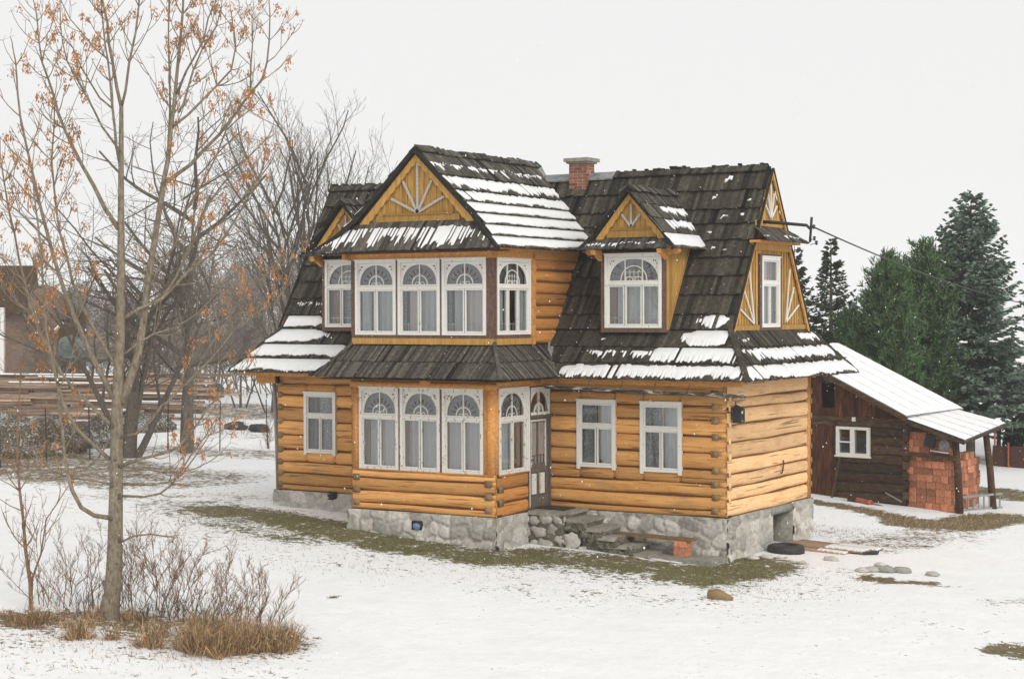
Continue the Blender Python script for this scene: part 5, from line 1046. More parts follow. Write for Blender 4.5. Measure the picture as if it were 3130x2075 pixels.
g = link_mesh('ground', np.stack([XX, YY, ZZ], -1).reshape(-1, 3), q.ravel(), np.full(len(q), 4), m, smooth=True)
for nm, arr in (('bare', bb), ('green', gg)): a_ = g.data.attributes.new(nm, 'FLOAT', 'POINT'); a_.data.foreach_set('value', arr.astype(np.float32).ravel())
tag(g, 'snow covered yard with patches of short winter grass', 'ground', None, 'structure')
# grass blades standing out of the thin snow
def blades(n, area, thr, hmin, hmax, name, mat, lab, wid=.007):
    u = rng.uniform(area[0], area[1], n); v = rng.uniform(area[2], area[3], n); z = np.full(n, -.9); 
    D0 = FW[None]+RT[None]*((u-1565)/F_)[:, None]-UP[None]*((v-1037.5)/F_)[:, None]
    for _ in range(4):
        p = CAM+D0*((z-CAM[2])/D0[:, 2])[:, None]; z = gz(p[:, 0], p[:, 1])
    bq, gq = barefield(p[:, 0], p[:, 1]); keep = (bq+rng.normal(0, .09, n)) > thr
    inside = ((p[:, 0] > L_-.1) & (p[:, 0] < .12) & (p[:, 1] > -.12) & (p[:, 1] < 4.95)) | ((p[:, 0] > -8.33) & (p[:, 0] < -4.2) & (p[:, 1] > -2.58) & (p[:, 1] < 0)) | ((p[:, 0] > -4.4) & (p[:, 0] < .14) & (p[:, 1] > -1.3) & (p[:, 1] < 0))
    p = p[keep & ~inside]; k = len(p); h = rng.uniform(hmin, hmax, k); th = rng.uniform(0, 6.28, k); ln = rng.normal(0, .4, (k, 2))*h[:, None]
    p[:, 2] -= .005; dx = np.stack([np.cos(th), np.sin(th), 0*th], -1)*wid
    V = np.stack([p-dx, p+dx, p+np.concatenate([ln, h[:, None]], 1)], 1).reshape(-1, 3)
    o = link_mesh(name, V, np.arange(3*k), np.full(k, 3), MT[mat], None, rng.uniform(0, 1, k)); tag(o, lab, 'grass', None, 'stuff')
blades(60000, (380, 2700, 1495, 1840), .52, .015, .045, 'short_grass', 'grass', 'short green and brown grass poking through thin snow round the house')
blades(9000, (2450, 3130, 1520, 1640), .6, .03, .10, 'short_grass', 'straw', 'brown grass tufts along the foot of the shed')
blades(9000, (0, 860, 1880, 2060), .56, .03, .12, 'dry_weeds', 'straw', 'dead brown weeds sticking out of the snow under the shrubs')
# ================================================================== foreground ash maple
def gdep(u, v):
    p = atz(u, v, -.9)
    for _ in range(4): p = atz(u, v, gz1(p[0], p[1]))
    return p, float((p-CAM)@FW)
TP, T0 = gdep(335, 1892)
tree = thing('maple_tree', tuple(TP), 'tall pale barked bare maple in the left foreground with orange seed clusters', 'tree')
T = MB(); TW = MB(); SD = MB(); SK = []
def nearest(u, v):
    if not SK: return T0
    a = np.array(SK); i = np.argmin((a[:, 0]-u)**2+(a[:, 1]-v)**2); return a[i, 2]
rt_ = random.Random(11)
def seedcluster(p, s=1.):
    for i in range(int(rt_.uniform(16, 36)*s)):
        q = p+np.array([rt_.gauss(0, .036), rt_.gauss(0, .036), rt_.uniform(-.17, .03)])*s
        d = np.array([rt_.gauss(0, .5), rt_.gauss(0, .5), -1]); d /= np.linalg.norm(d); s1 = np.cross(d, [rt_.gauss(0, 1), rt_.gauss(0, 1), .3]); s1 /= np.linalg.norm(s1); L = rt_.uniform(.045, .075); w = .013
        SD.add([q, q+d*L*.5+s1*w, q+d*L, q+d*L*.5-s1*w], [(0, 1, 2, 3)], 0, rt_.random())
    if rt_.random() < .8: SD.add([p+(-.004, 0, .05), p+(.004, 0, .05), p+(.002, 0, -.1)], [(0, 1, 2)], 0, .1)
def twig(p, d, L, r, lv=0, seedp=.4):
    n = 5; pts = [p]; d = d/np.linalg.norm(d); q = np.array(p, float)
    for i in range(n):
        d = d+np.array([rt_.gauss(0, .09), rt_.gauss(0, .09), .19]); d /= np.linalg.norm(d); q = q+d*L/n; pts.append(q.copy())
    TW.tube(pts, list(np.linspace(r, max(.0035, r*.45), n+1)), 4, 0, rt_.random(), False)
    if rt_.random() < seedp: seedcluster(pts[-1], rt_.uniform(.55, 1.2))
    elif rt_.random() < .5:
        for _ in range(4):
            dd = np.array([rt_.gauss(0, 1), rt_.gauss(0, 1), rt_.gauss(.2, .6)]); TW.tube([pts[-1], pts[-1]+dd*.07], .003, 3, 0, .5, False)
    if lv < 1 and L > .5:
        for i in range(2, n):
            if rt_.random() < .6:
                ax = np.array([rt_.gauss(0, 1), rt_.gauss(0, 1), rt_.gauss(0, .5)]); ax -= d*(ax@d); ax /= np.linalg.norm(ax)
                twig(pts[i], d*.75+ax*.65, L*rt_.uniform(.3, .55), r*.7, lv+1, seedp*.8)
def limb(pts, w0, w1, k=0., tw=True, dens=1., seedp=.42, start=None, stub=False):
    d0 = nearest(*pts[0]) if start is None else start; P = []; acc = 0; pu, pv = pts[0]; fine = []
    for i, (u, v) in enumerate(pts):      # smooth subdivision
        if i:
            n = max(1, int(math.hypot(u-pts[i-1][0], v-pts[i-1][1])/45))
            p0 = pts[max(0, i-2)]; p1 = pts[i-1]; p2 = pts[i]; p3 = pts[min(len(pts)-1, i+1)]
            for j in range(1, n+1):
                t = j/n; h = lambda a, b, c, d: .5*(2*b+(c-a)*t+(2*a-5*b+4*c-d)*t*t+(3*b-a-3*c+d)*t**3); fine.append((h(p0[0], p1[0], p2[0], p3[0]), h(p0[1], p1[1], p2[1], p3[1])))
        else: fine.append((u, v))
    tot = sum(math.hypot(b[0]-a[0], b[1]-a[1]) for a, b in zip(fine[:-1], fine[1:]))+1e-6; R = []
    for (u, v) in fine:
        acc += math.hypot(u-pu, v-pv); pu, pv = u, v; dd = d0+k*acc*d0/F_; SK.append((u, v, dd)); P.append(at(u, v, dd)); t = acc/tot
        R.append(max(.0045, lerp(w0, w1, t**.8)*.5*dd/F_))
    T.tube(P, R, 8 if w0 > 12 else 6, 0, .5, True)
    if not tw: return
    s = 0; nxt = .25
    for i in range(1, len(P)):
        L = np.linalg.norm(P[i]-P[i-1]); s += L; t = i/len(P); d = (P[i]-P[i-1])/L
        while s > nxt:
            nxt += rt_.uniform(.15, .30)/dens
            if t < .22: continue
            ax = np.array([rt_.gauss(0, 1), rt_.gauss(0, 1), rt_.gauss(0, .4)]); ax -= d*(ax@d); ax /= np.linalg.norm(ax)
            for sg in ((1, -1) if rt_.random() < .55 else (1,)):
                twig(P[i], d*.62+ax*sg*.8, rt_.uniform(.3, 1.25)*(1.1-.55*t), min(.011, R[i]*.6), 0, seedp)
    twig(P[-1], P[-1]-P[-2], .5, R[-1], 0, .3)
limb([(331, 1905), (338, 1860), (344, 1800), (349, 1740), (352, 1660), (353.5, 1570), (355, 1468), (356, 1390), (357, 1300), (358, 1240), (360, 1190), (363, 1120), (366, 1046), (369, 935), (370, 823), (370, 711), (370, 600), (370, 500), (370.5, 420), (371, 325)], 58, 13, 0, False, start=T0)
T.tube([TP+(-.02, 0, -.25), TP+(-.01, 0, 0), at(336, 1850, T0), at(340, 1820, T0)], [.23, .195, .168, .15], 12)
limb([(371, 330), (357, 268), (346, 201), (333, 134), (328, 67), (312, 0), (300, -90)], 11, 6, .1); limb([(371, 330), (384, 277), (395, 192), (415, 98), (424, 22), (430, -80)], 9, 5, -.15)
limb([(366, 500), (355, 446), (352, 402), (342, 312), (337, 250), (330, 187), (321, 134), (312, 45), (305, -60)], 10, 4, -.25)
limb([(371, 1232), (397, 1158), (420, 1091), (435, 1002), (446, 912), (460, 814), (473, 734), (487, 644), (497, 571), (513, 491), (522, 402), (533, 312), (542, 214), (551, 125), (558, 45), (563, -60)], 30, 6, .15, True, .8)
limb([(497, 565), (537, 536), (582, 504), (618, 464), (671, 411), (716, 353), (761, 290), (801, 245), (816, 192), (823, 125), (825, 54)], 14, 4, -.2); limb([(765, 286), (767, 201), (772, 134), (773, 62)], 6, 3, .2, True, 1., .15)
limb([(530, 385), (573, 353), (618, 308), (662, 263), (707, 214), (720, 147), (715, 89)], 9, 4, .3); limb([(540, 288), (569, 219), (600, 165), (622, 125), (636, 58), (658, 9)], 8, 4, -.3)
limb([(545, 345), (560, 321), (591, 214), (618, 152), (662, 80), (676, 27)], 8, 4, .2); limb([(513, 491), (516, 420), (520, 330), (517, 200), (515, 100), (517, 0)], 9, 4, .25)
limb([(372, 975), (424, 944), (495, 912), (575, 829), (647, 778), (688, 722), (744, 630), (787, 553), (823, 504)], 13, 4, .2)
limb([(460, 930), (514, 886), (560, 800), (600, 700), (640, 620), (700, 540), (760, 480), (810, 430)], 9, 4, -.3); limb([(448, 912), (480, 830), (540, 740), (570, 640), (620, 560), (660, 480), (690, 400), (760, 340)], 9, 4, -.15)
limb([(375, 1334), (418, 1325), (462, 1285), (494, 1240), (514, 1227), (550, 1187), (591, 1151), (647, 1095), (744, 977), (790, 952), (841, 926), (866, 886)], 10, 4, -.2, True, .8); limb([(591, 1151), (640, 1060), (700, 980), (740, 900), (800, 850), (880, 800)], 7, 3, .1)
limb([(369, 1423), (418, 1405), (507, 1383), (547, 1365), (600, 1300), (640, 1240), (690, 1190), (750, 1130)], 12, 3, .2, True, .7); limb([(378, 1428), (440, 1432), (498, 1443), (552, 1443), (596, 1432), (641, 1410)], 7, 3, .4, True, .6)
limb([(378, 1479), (458, 1482), (516, 1472), (556, 1450), (600, 1390), (640, 1330)], 8, 3, -.3, True, .6); limb([(373, 1515), (440, 1518), (489, 1508), (525, 1481), (552, 1441), (583, 1392), (630, 1330), (660, 1280)], 9, 3, -.1, True, .6)
limb([(373, 1655), (409, 1637), (462, 1632), (500, 1638), (530, 1640)], 6, 4, .2, False)
limb([(335, 1582), (288, 1575), (248, 1550), (221, 1499), (206, 1441), (195, 1378), (191, 1311), (185, 1287), (178, 1180), (156, 1082), (125, 1024), (98, 957), (76, 859), (58, 792), (44, 711), (27, 644), (13, 558), (4, 500)], 15, 5, .12, True, .8)
limb([(335, 1405), (284, 1356), (239, 1316), (205, 1260), (180, 1190), (160, 1100), (140, 1000), (132, 900), (128, 800), (118, 700), (105, 600), (100, 520)], 13, 4, -.2, True, .8)
limb([(338, 1298), (302, 1262), (266, 1227), (223, 1185), (192, 1145), (165, 1100), (140, 1060)], 15, 6, .2, True, .6)
limb([(345, 1212), (312, 1149), (268, 1060), (232, 979), (205, 912), (178, 832), (156, 756), (138, 689), (120, 618), (96, 513), (76, 424), (62, 357), (54, 286), (49, 201)], 18, 5, -.1, True, .8)
limb([(360, 1122), (326, 1073), (286, 1002), (250, 935), (223, 868), (205, 787), (183, 711), (172, 640), (165, 571), (158, 491), (165, 393), (167, 312)], 13, 4, .2)
limb([(362, 700), (321, 638), (286, 567), (250, 504), (219, 442), (196, 393), (178, 344), (165, 295), (147, 241), (129, 192), (120, 134), (114, 67), (110, 36)], 16, 4, .15)
limb([(362, 455), (312, 388), (286, 335), (259, 286), (232, 237), (205, 187), (192, 134), (185, 80)], 9, 4, -.2); limb([(341, 330), (304, 299), (277, 254), (250, 210), (225, 150), (190, 110)], 7, 3, .2); limb([(328, 180), (290, 150), (250, 100), (215, 60), (190, 10)], 6, 3, -.2)
limb([(98, 957), (60, 930), (20, 880), (-20, 820)], 7, 3, .1); limb([(120, 620), (80, 590), (40, 540), (0, 510)], 6, 3, -.1); limb([(150, 740), (100, 690), (60, 650), (10, 610), (-20, 560)], 7, 3, .2); limb([(370, 1090), (420, 1050), (470, 1020), (540, 1000), (600, 960), (660, 900)], 8, 3, .3)
limb([(345, 1330), (300, 1400), (255, 1440), (200, 1455), (150, 1440)], 6, 3, .2, True, .6); limb([(345, 1480), (290, 1470), (225, 1462), (160, 1440), (100, 1380)], 7, 3, .3, True, .6)
r3 = random.Random(5)      # knots and scars on the trunk
for (u, v, q) in ((339, 1583, 1.5), (366, 1516, 1.3), (343, 1481, 1.6), (368, 1424, 1.2), (349, 1618, .9), (365, 1652, 1.1), (336, 1668, 1.2), (352, 1404, 1.1), (371, 1336, 1.0), (345, 1302, 1.1), (357, 1722, 1.), (346, 1790, .8)):
    T.blob(at(u, v, T0-.10), (.03*q, .03, .035*q), 1, .5, u, 8, 6, .4)
T.build('trunk', [MT['barkmain'], MT['darkbark']], tree, True); TW.build('twigs', MT['twig'], tree); SD.build('seed_clusters', MT['seed'], tree)
# ================================================================== sapling, shrubs and grass clumps in front
T, TW, SD, SK = MB(), MB(), MB(), []; SP, S0 = gdep(96, 1862); sap = thing('sapling', tuple(SP), 'thin forked reddish sapling at the left edge beside the tall maple', 'tree')
limb([(96, 1870), (94, 1820), (92.6, 1779), (77.5, 1675), (71, 1585), (60, 1499), (54, 1400), (53, 1330), (57, 1250), (62, 1170)], 15, 4, 0, True, .5, 0., S0); limb([(96, 1775), (110, 1735), (125, 1693), (133, 1640), (142, 1585), (172, 1542), (202, 1495)], 7, 2.5, .2, True, .7, 0.)
limb([(66, 1560), (30, 1545), (0, 1525)], 4, 2, .1, False); limb([(68, 1585), (90, 1620), (110, 1650)], 3, 2, -.1, False); limb([(60, 1500), (30, 1480), (-10, 1460)], 4, 2, .1, False)
T.build('trunk', MT['shrub'], sap, True); TW.build('twigs', MT['shrub'], sap)
def shrub(u, v, hpx, wpx, n, seed, lab, lean=0, mat='shrub', dense=1.):
    p, dp = gdep(u, v); r = random.Random(seed); m = MB(); s = dp/F_; H = hpx*s*.86; Wd = wpx*s
    def br(q, d, L, rad, lv):
        pts = [q]; k = 5; d = d/np.linalg.norm(d); q = np.array(q)
        for i in range(k):
            d = d+np.array([r.gauss(0, .10), r.gauss(0, .10), .05]); d /= np.linalg.norm(d); q = q+d*L/k; pts.append(q.copy())
        m.tube(pts, list(np.linspace(rad, max(.0026, rad*.4), k+1)), 4 if lv == 0 else 3, 0, r.random(), False)
        if lv < 3 and L > .14:
            for i in range(1, k+1):
                for _ in range(2 if r.random() < .55*dense else 1):
                    if r.random() < .62:
                        a = np.array([r.gauss(0, 1), r.gauss(0, 1), r.gauss(.2, .5)]); a /= np.linalg.norm(a); br(pts[i], d*.8+a*.6, L*r.uniform(.3, .52), rad*.62, lv+1)
    for i in range(int(n*.85)):
        o = RT*r.gauss(0, Wd*.26)+FH*r.gauss(0, Wd*.22); d = np.array([0, 0, 1.])+RT*(o@RT/Wd*1.1+r.gauss(0, .16)+lean)+FH*r.gauss(0, .25)
        b = p+o; b[2] = gz1(b[0], b[1])-.02; br(b, d, H*r.uniform(.4, 1.0), r.uniform(.006, .011), 0)
    root = m.build('bare_shrub', MT[mat], None, False, p); tag(root, lab, 'shrub', 'bare shrubs')
for a in ((200, 1850, 270, 150, 13, 1, 'tall thin bare shrub just left of the maple trunk', -.08), (290, 1860, 220, 120, 10, 2, 'bare shrub hugging the left foot of the maple trunk', -.1), (400, 1862, 270, 120, 12, 3, 'bare shrub close on the right side of the maple trunk', .08), (480, 1870, 290, 140, 12, 4, 'upright bare shrub second to the right of the maple trunk', .1),
          (580, 1885, 250, 180, 14, 5, 'wide bare shrub with long stems leaning right over the snow', .45), (680, 1910, 230, 180, 14, 6, 'bushy bare shrub in the middle of the dry grass bank', .3), (790, 1925, 210, 160, 14, 7, 'thin pale shrub at the right end of the dry grass bank', .35), (120, 1850, 130, 120, 8, 8, 'small low shrub between the sapling and the maple', 0.)): shrub(*a)
for a in ((560, 1905, 110, 200, 26, 21, 'dark low bramble tangle under the leaning shrub', .1), (690, 1935, 110, 220, 26, 22, 'dark tangled bramble inside the dry grass bank', .1), (450, 1885, 80, 150, 16, 23, 'low bramble behind the snow right of the maple foot', 0.), (260, 1875, 80, 160, 16, 24, 'low dark bramble left of the maple foot', 0.)): shrub(*a, mat='darkbark')
def clump(u, v, hpx, wpx, n, seed, lab):
    p, dp = gdep(u, v); r = np.random.default_rng(seed); s = dp/F_; H, Wd = hpx*s, wpx*s; k = int(n*.62); th = r.uniform(0, 6.28, k); rad = r.uniform(0, 1, k)**.6*(.8+.3*np.sin(th*3+seed)+.15*np.sin(th*7)); base = p+(RT[None]*(np.cos(th)*rad*Wd*.5)[:, None]+FH[None]*(np.sin(th)*rad*Wd*.42)[:, None]); base[:, 2] = gz(base[:, 0], base[:, 1])-.01
    out_ = np.stack([base[:, 0]-p[0], base[:, 1]-p[1]], -1)/Wd; L = H*(.45+1.25*r.uniform(0, 1, k)**2.2)*(1.05-.35*rad); q = r.uniform(0, 6.28, k); w = np.stack([np.cos(q), np.sin(q), 0*q], -1)*.0055; dr = np.concatenate([out_*1.2+r.normal(0, .42, (k, 2)), np.ones((k, 1))], 1); dr /= np.linalg.norm(dr, axis=1)[:, None]
    mid = base+dr*(L*.55)[:, None]; dr2 = dr.copy(); dr2[:, :2] += r.normal(0, .7, (k, 2)); dr2[:, 2] -= r.uniform(0.2, 1.3, k); dr2 /= np.linalg.norm(dr2, axis=1)[:, None]; tip = mid+dr2*(L*.45)[:, None]
    L *= np.where(r.random(k) < .12, 1.5, 1.); V = np.stack([base-w, base+w, mid+w*.8, mid-w*.8, tip], 1).reshape(-1, 3); i0 = np.arange(k)*5; lo = np.concatenate([np.stack([i0, i0+1, i0+2, i0+3], -1).ravel(), np.stack([i0+3, i0+2, i0+4], -1).ravel()]); c = np.concatenate([np.full(k, 4), np.full(k, 3)]); t = r.uniform(0, 1, k)
    o = link_mesh('grass_clump', V, lo, c, MT['straw'], None, np.concatenate([t, t]), None, False, p); tag(o, lab, 'grass', 'dry grass clumps at the foot of the shrubs')
for a in ((100, 1905, 75, 80, 420, 1, 'dry grass clump at the foot of the forked sapling'), (240, 1950, 85, 100, 620, 2, 'round brown grass clump in front and left of the maple foot'), (345, 1955, 60, 60, 260, 3, 'small straw tuft right in front of the maple foot'), (460, 1975, 80, 100, 520, 4, 'brown grass clump in the snow right of the maple foot'), (490, 1945, 70, 60, 260, 5, 'narrow pale grass tuft behind the brown clump right of the maple'), (600, 1990, 120, 130, 1200, 6, 'tall straw clump at the left front of the grass bank'), (680, 2000, 110, 130, 1200, 7, 'straw clump at the lowest front of the grass bank'), (760, 1985, 120, 140, 1200, 8, 'straw clump in the middle of the grass bank'), (840, 1985, 110, 130, 1100, 9, 'straw clump at the right front of the grass bank'), (880, 1965, 90, 90, 600, 10, 'last straw clump at the right tip of the grass bank'), (700, 1955, 100, 200, 1200, 11, 'wide straw clump behind the front row of the grass bank'), (620, 1945, 100, 130, 900, 12, 'straw clump half hidden by brambles at the back of the bank'), (310, 1890, 60, 140, 420, 13, 'low dead grass right round the maple trunk'), (150, 1895, 50, 110, 300, 14, 'low dead grass between sapling and maple'), (30, 1890, 40, 90, 260, 15, 'low brown grass at the left picture edge'), (410, 1900, 55, 110, 320, 16, 'low dead grass just right of the maple trunk')): clump(*a)
# ================================================================== bare trees behind
def grow(m, r, q, d, L, rad, lv, maxlv, nb, up_, spread, rmin, ratio=(.42, .68)):
    k = 6; pts = [np.array(q, float)]; d = d/np.linalg.norm(d); p = np.array(q, float); ds = []
    for i in range(k):
        w_ = .045 if lv == 0 else .10; d = d+np.array([r.gauss(0, w_), r.gauss(0, w_), up_*.12]); d /= np.linalg.norm(d); p = p+d*L/k; pts.append(p.copy()); ds.append(d.copy())
    m.tube(pts, [max(rmin, lerp(rad, rad*(.06 if lv == 0 else .4), i/k)) for i in range(k+1)], 7 if lv == 0 else (5 if lv == 1 else 3), 0, r.random(), False)
    if lv >= maxlv: return
    n = nb[lv]
    for i in range(n):
        t = lerp(.28 if lv == 0 else .15, 1., (i+r.random()*.7)/n); j = min(k-1, int(t*k)); dd = ds[j]; a = np.array([r.gauss(0, 1), r.gauss(0, 1), r.gauss(0, .35)]); a -= dd*(a@dd); a /= np.linalg.norm(a)+1e-9
        s = spread*r.uniform(.75, 1.25); grow(m, r, lerp(pts[j], pts[j+1], t*k-j if t < 1 else 1.), dd*math.cos(s)+a*math.sin(s), L*r.uniform(*ratio)*(1.15-.45*t), max(rmin, rad*(.46-.16*t)), lv+1, maxlv, nb, up_, spread, rmin, ratio)
def gtree(name, base, stems, mat, lab, seed, maxlv=4, nb=(9, 6, 5, 4), up_=.5, spread=.75, rmin=.011, grp=None):
    r = random.Random(seed); base = np.array(base, float); root = thing(name, tuple(base), lab, 'tree', grp); m = MB()
    for (dx, dy, L, rad, lx, ly) in stems: grow(m, r, base+np.array([dx, dy, -.15]), RT*lx+FH*ly+np.array([0, 0, 1.]), L, rad, 0, maxlv, nb, up_, spread, rmin)
    # thick wood and twigs as two parts
    nv = 0; tr, cr = MB(), MB(); off = 0
    m.build('trunk', MT[mat], root)
    return root
BG = 'bare trees behind the fence line'
b1, d1 = gdep(392, 1400); gtree('bare_tree', b1, [(0, 0, 5.8, .29, .07, 0), (.1, 0, 6.8, .14, -.50, .1), (.2, .1, 6.8, .14, .48, -.1), (0, 0, 9.6, .14, .12, .1)], 'darkbark', 'big dark bare tree with low crooked limbs right behind the maple trunk', 31, 4, (7, 5, 4, 3), .22, .85, .006, BG)
b2, d2 = gdep(572, 1382); gtree('bare_tree', b2, [(0, 0, 9.0, .27, -.02, 0)], 'greybark', 'slim grey trunked bare tree standing free in the snow between maple and house', 32, 4, (12, 5, 4, 2), .3, .95, .006, BG)
pb = at(925, 1120, 74); pb[2] = gz1(pb[0], pb[1]); gtree('bare_tree', pb, [(0, 0, 10.2, .2, -.02, 0), (-.5, .2, 9.4, .16, -.07, .05), (.4, .1, 10.6, .2, .0, 0), (.6, -.2, 8.8, .14, .10, -.05), (-.7, 0, 7.6, .12, -.17, .1)], 'darkbark', 'tall bare tree of several upright stems rising behind the left end of the house', 33, 4, (11, 5, 4, 2), .6, .55, .006, BG)
for i, (u, v, dp_, H, mt, lab) in enumerate(((735, 1120, 84, 5.0, 'greybark', 'smaller bare tree in the thicket left of the tall stems behind the house'), (650, 1130, 90, 5.2, 'greybark', 'pale bare tree in the thicket beyond the slim grey trunk'), (830, 1120, 80, 4.6, 'greybark', 'low spreading bare tree next to the left roof edge of the house'), (480, 1150, 88, 4.6, 'darkbark', 'dark bare tree far behind the maple, over the lumber'), (200, 1130, 92, 4., 'greybark', 'low bare tree over the left part of the lumber stack'))):
    p = at(u, v, dp_); p[2] = gz1(p[0], p[1]); gtree('bare_tree', p, [(0, 0, H, .07, U_(-.1, .1), 0), (.3, 0, H*.85, .05, .25, .1), (-.3, 0, H*.8, .05, -.3, 0)], mt, lab, 40+i, 4, (7, 5, 3, 3), .3, .85, .007, BG)
# thicket and far wood, uncountable
m = MB(); r = random.Random(77)
for i in range(85):
    u = r.uniform(80, 930); dp_ = r.uniform(88, 118); p = at(u, 1100, dp_); p[2] = gz1(p[0], p[1]); H = r.uniform(1.8, 4.2)*(1.25 if u > 560 else .85)
    for s in range(2): grow(m, r, p+np.array([r.gauss(0, .5), r.gauss(0, .5), 0]), np.array([r.gauss(0, .25), r.gauss(0, .25), 1]), H*r.uniform(.7, 1), .035, 1, 3, (0, 7, 4), .3, .7, .009)
tag(m.build('thicket', MT['farwood'], None, False, at(640, 1150, 100)), 'grey brown thicket of bare bushes between lumber stack and house', 'thicket', None, 'stuff')
m = MB(); r = random.Random(78)
for i in range(95):
    u = r.uniform(-80, 1000); dp_ = r.uniform(135, 190); p = at(u, 1050, dp_); p[2] = gz1(p[0], p[1]); H = r.uniform(5, 8.5)*(1 if u > 500 else .62)
    grow(m, r, p, np.array([r.gauss(0, .08), r.gauss(0, .08), 1]), H, .11, 0, 2, (12, 6), .3, .7, .02)
tag(m.build('far_wood', MT['farwood'], None, False, at(500, 1000, 160)), 'far bare wood fading into the snowfall at the left', 'wood', None, 'stuff')
# ================================================================== conifers
def conifer(name, top, R, mat, lab, seed, dens=1., z0f=.16, droop=.25, sparse=0., prof=.8, tail=.0):
    r = np.random.default_rng(seed); top = np.array(top, float); base = np.array([top[0], top[1], gz1(top[0], top[1])]); H = top[2]-base[2]
    root = thing(name, tuple(base), lab, 'tree', 'conifers behind the shed'); tr = MB(); tr.tube([base-(0, 0, .2), base+(0, 0, H*.5), top], [.011*H+.07, .012*H, .012], 8, 0, .5); tr.tube([base-(0, 0, .2), base+(0, 0, .35)], [.011*H+.12, .011*H+.06], 8)
    A, Bp, Wd, Tn = [], [], [], []; t = z0f
    while t < .985:
        nbr = int(r.integers(5, 9)*dens) if t < .9 else 5
        for i in range(nbr):
            a = r.uniform(0, 6.283); L = R*((1-t)/(1-z0f))**prof*r.uniform(.72, 1.15)+.07; L *= 1-tail*max(0, (t-.6)/.4)
            rise = lerp(-droop, .55, max(0, (t-.25)/.75)**1.2)+r.normal(0, .08); z = base[2]+t*H+r.normal(0, .035+.16*sparse); dirh = np.array([math.cos(a), math.sin(a), 0]); n = max(4, int(L/.13)); P0 = np.array([base[0], base[1], z]); pts = []
            for k in range(n+1):
                s = k/n; p = P0+dirh*L*s+np.array([0, 0, L*(rise*s+.30*s*s*droop*2-.1*math.sin(s*3.1)*droop*2)]); pts.append(p)
            tr.tube([pts[0], pts[n//2], pts[-1]], [.012+.012*L, .010+.004*L, .006], 3, 0, .5, False); side = np.cross(dirh, [0, 0, 1])
            for k in range(max(0, int(n*(.12+sparse*.3))), n+1):
                s = k/n; bl = (.16+.36*L*(1-s)*.55)*r.uniform(.7, 1.2)*(1-.35*sparse)
                for sg in (-1, 1):
                    if r.random() < sparse*.55: continue
                    d = dirh*r.uniform(.45, .9)+side*sg*r.uniform(.5, 1.)+np.array([0, 0, r.normal(-.05, .14)]); d /= np.linalg.norm(d); q0 = pts[k]+d*.02; nn = max(1, int(bl/.17))
                    for j in range(nn):
                        A.append(q0+d*(bl*j/nn)); Bp.append(q0+d*(bl*(j+1.5)/nn)+np.array([0, 0, r.normal(-.012, .03)])); Wd.append(r.uniform(.04, .075)*(1-.3*sparse)); Tn.append(np.clip(r.normal(.5, .25), 0, 1))
                A.append(pts[k]); Bp.append(pts[k]+dirh*.16+np.array([0, 0, r.normal(.03, .05)])); Wd.append(.035); Tn.append(np.clip(r.normal(.6, .25), 0, 1))
        t += r.uniform(.020, .034)*(1+sparse*.5)*9./H
    A, Bp, Wd, Tn = np.array(A), np.array(Bp), np.array(Wd), np.array(Tn); D = Bp-A; D /= np.linalg.norm(D, axis=1)[:, None]; S = np.cross(D, r.normal(0, 1, D.shape)+np.array([0, 0, 1.2])); S /= np.linalg.norm(S, axis=1)[:, None]+1e-9; S2 = np.cross(D, S); V = []
    for X in (S, S2): V.append(np.stack([A, A*.6+Bp*.4+X*Wd[:, None], Bp, A*.55+Bp*.45-X*Wd[:, None]], 1).reshape(-1, 3))
    V = np.concatenate(V); n4 = len(V)//4; tr.build('trunk', MT['darkbark'], root); link_mesh('crown', V, np.arange(len(V)), np.full(n4, 4), MT[mat], None, np.concatenate([Tn, Tn]), root)
def at_top(u, v, dep_): return at(u, v, dep_)
conifer('spruce_tree', at(2968, 596, 63), 2.2, 'needle', 'large blue green spruce at the right, tallest of the conifers', 51, 2.1, .15, .30, 0, .58)
conifer('spruce_tree', at(2540, 735, 66), 1.9, 'spruceb', 'thin topped young spruce between the gable and the pines', 52, 1.5, .12, .1, .5, .85, .45)
conifer('spruce_tree', at(2428, 752, 66), 1.7, 'spruceb', 'young spruce half hidden behind the right gable of the house', 53, 1.4, .12, .1, .45, .85, .3)
conifer('spruce_tree', at(3235, 640, 66), 2.2, 'needle', 'spruce cut off by the right picture edge', 54, 1.1, .12, .3, 0, .7)
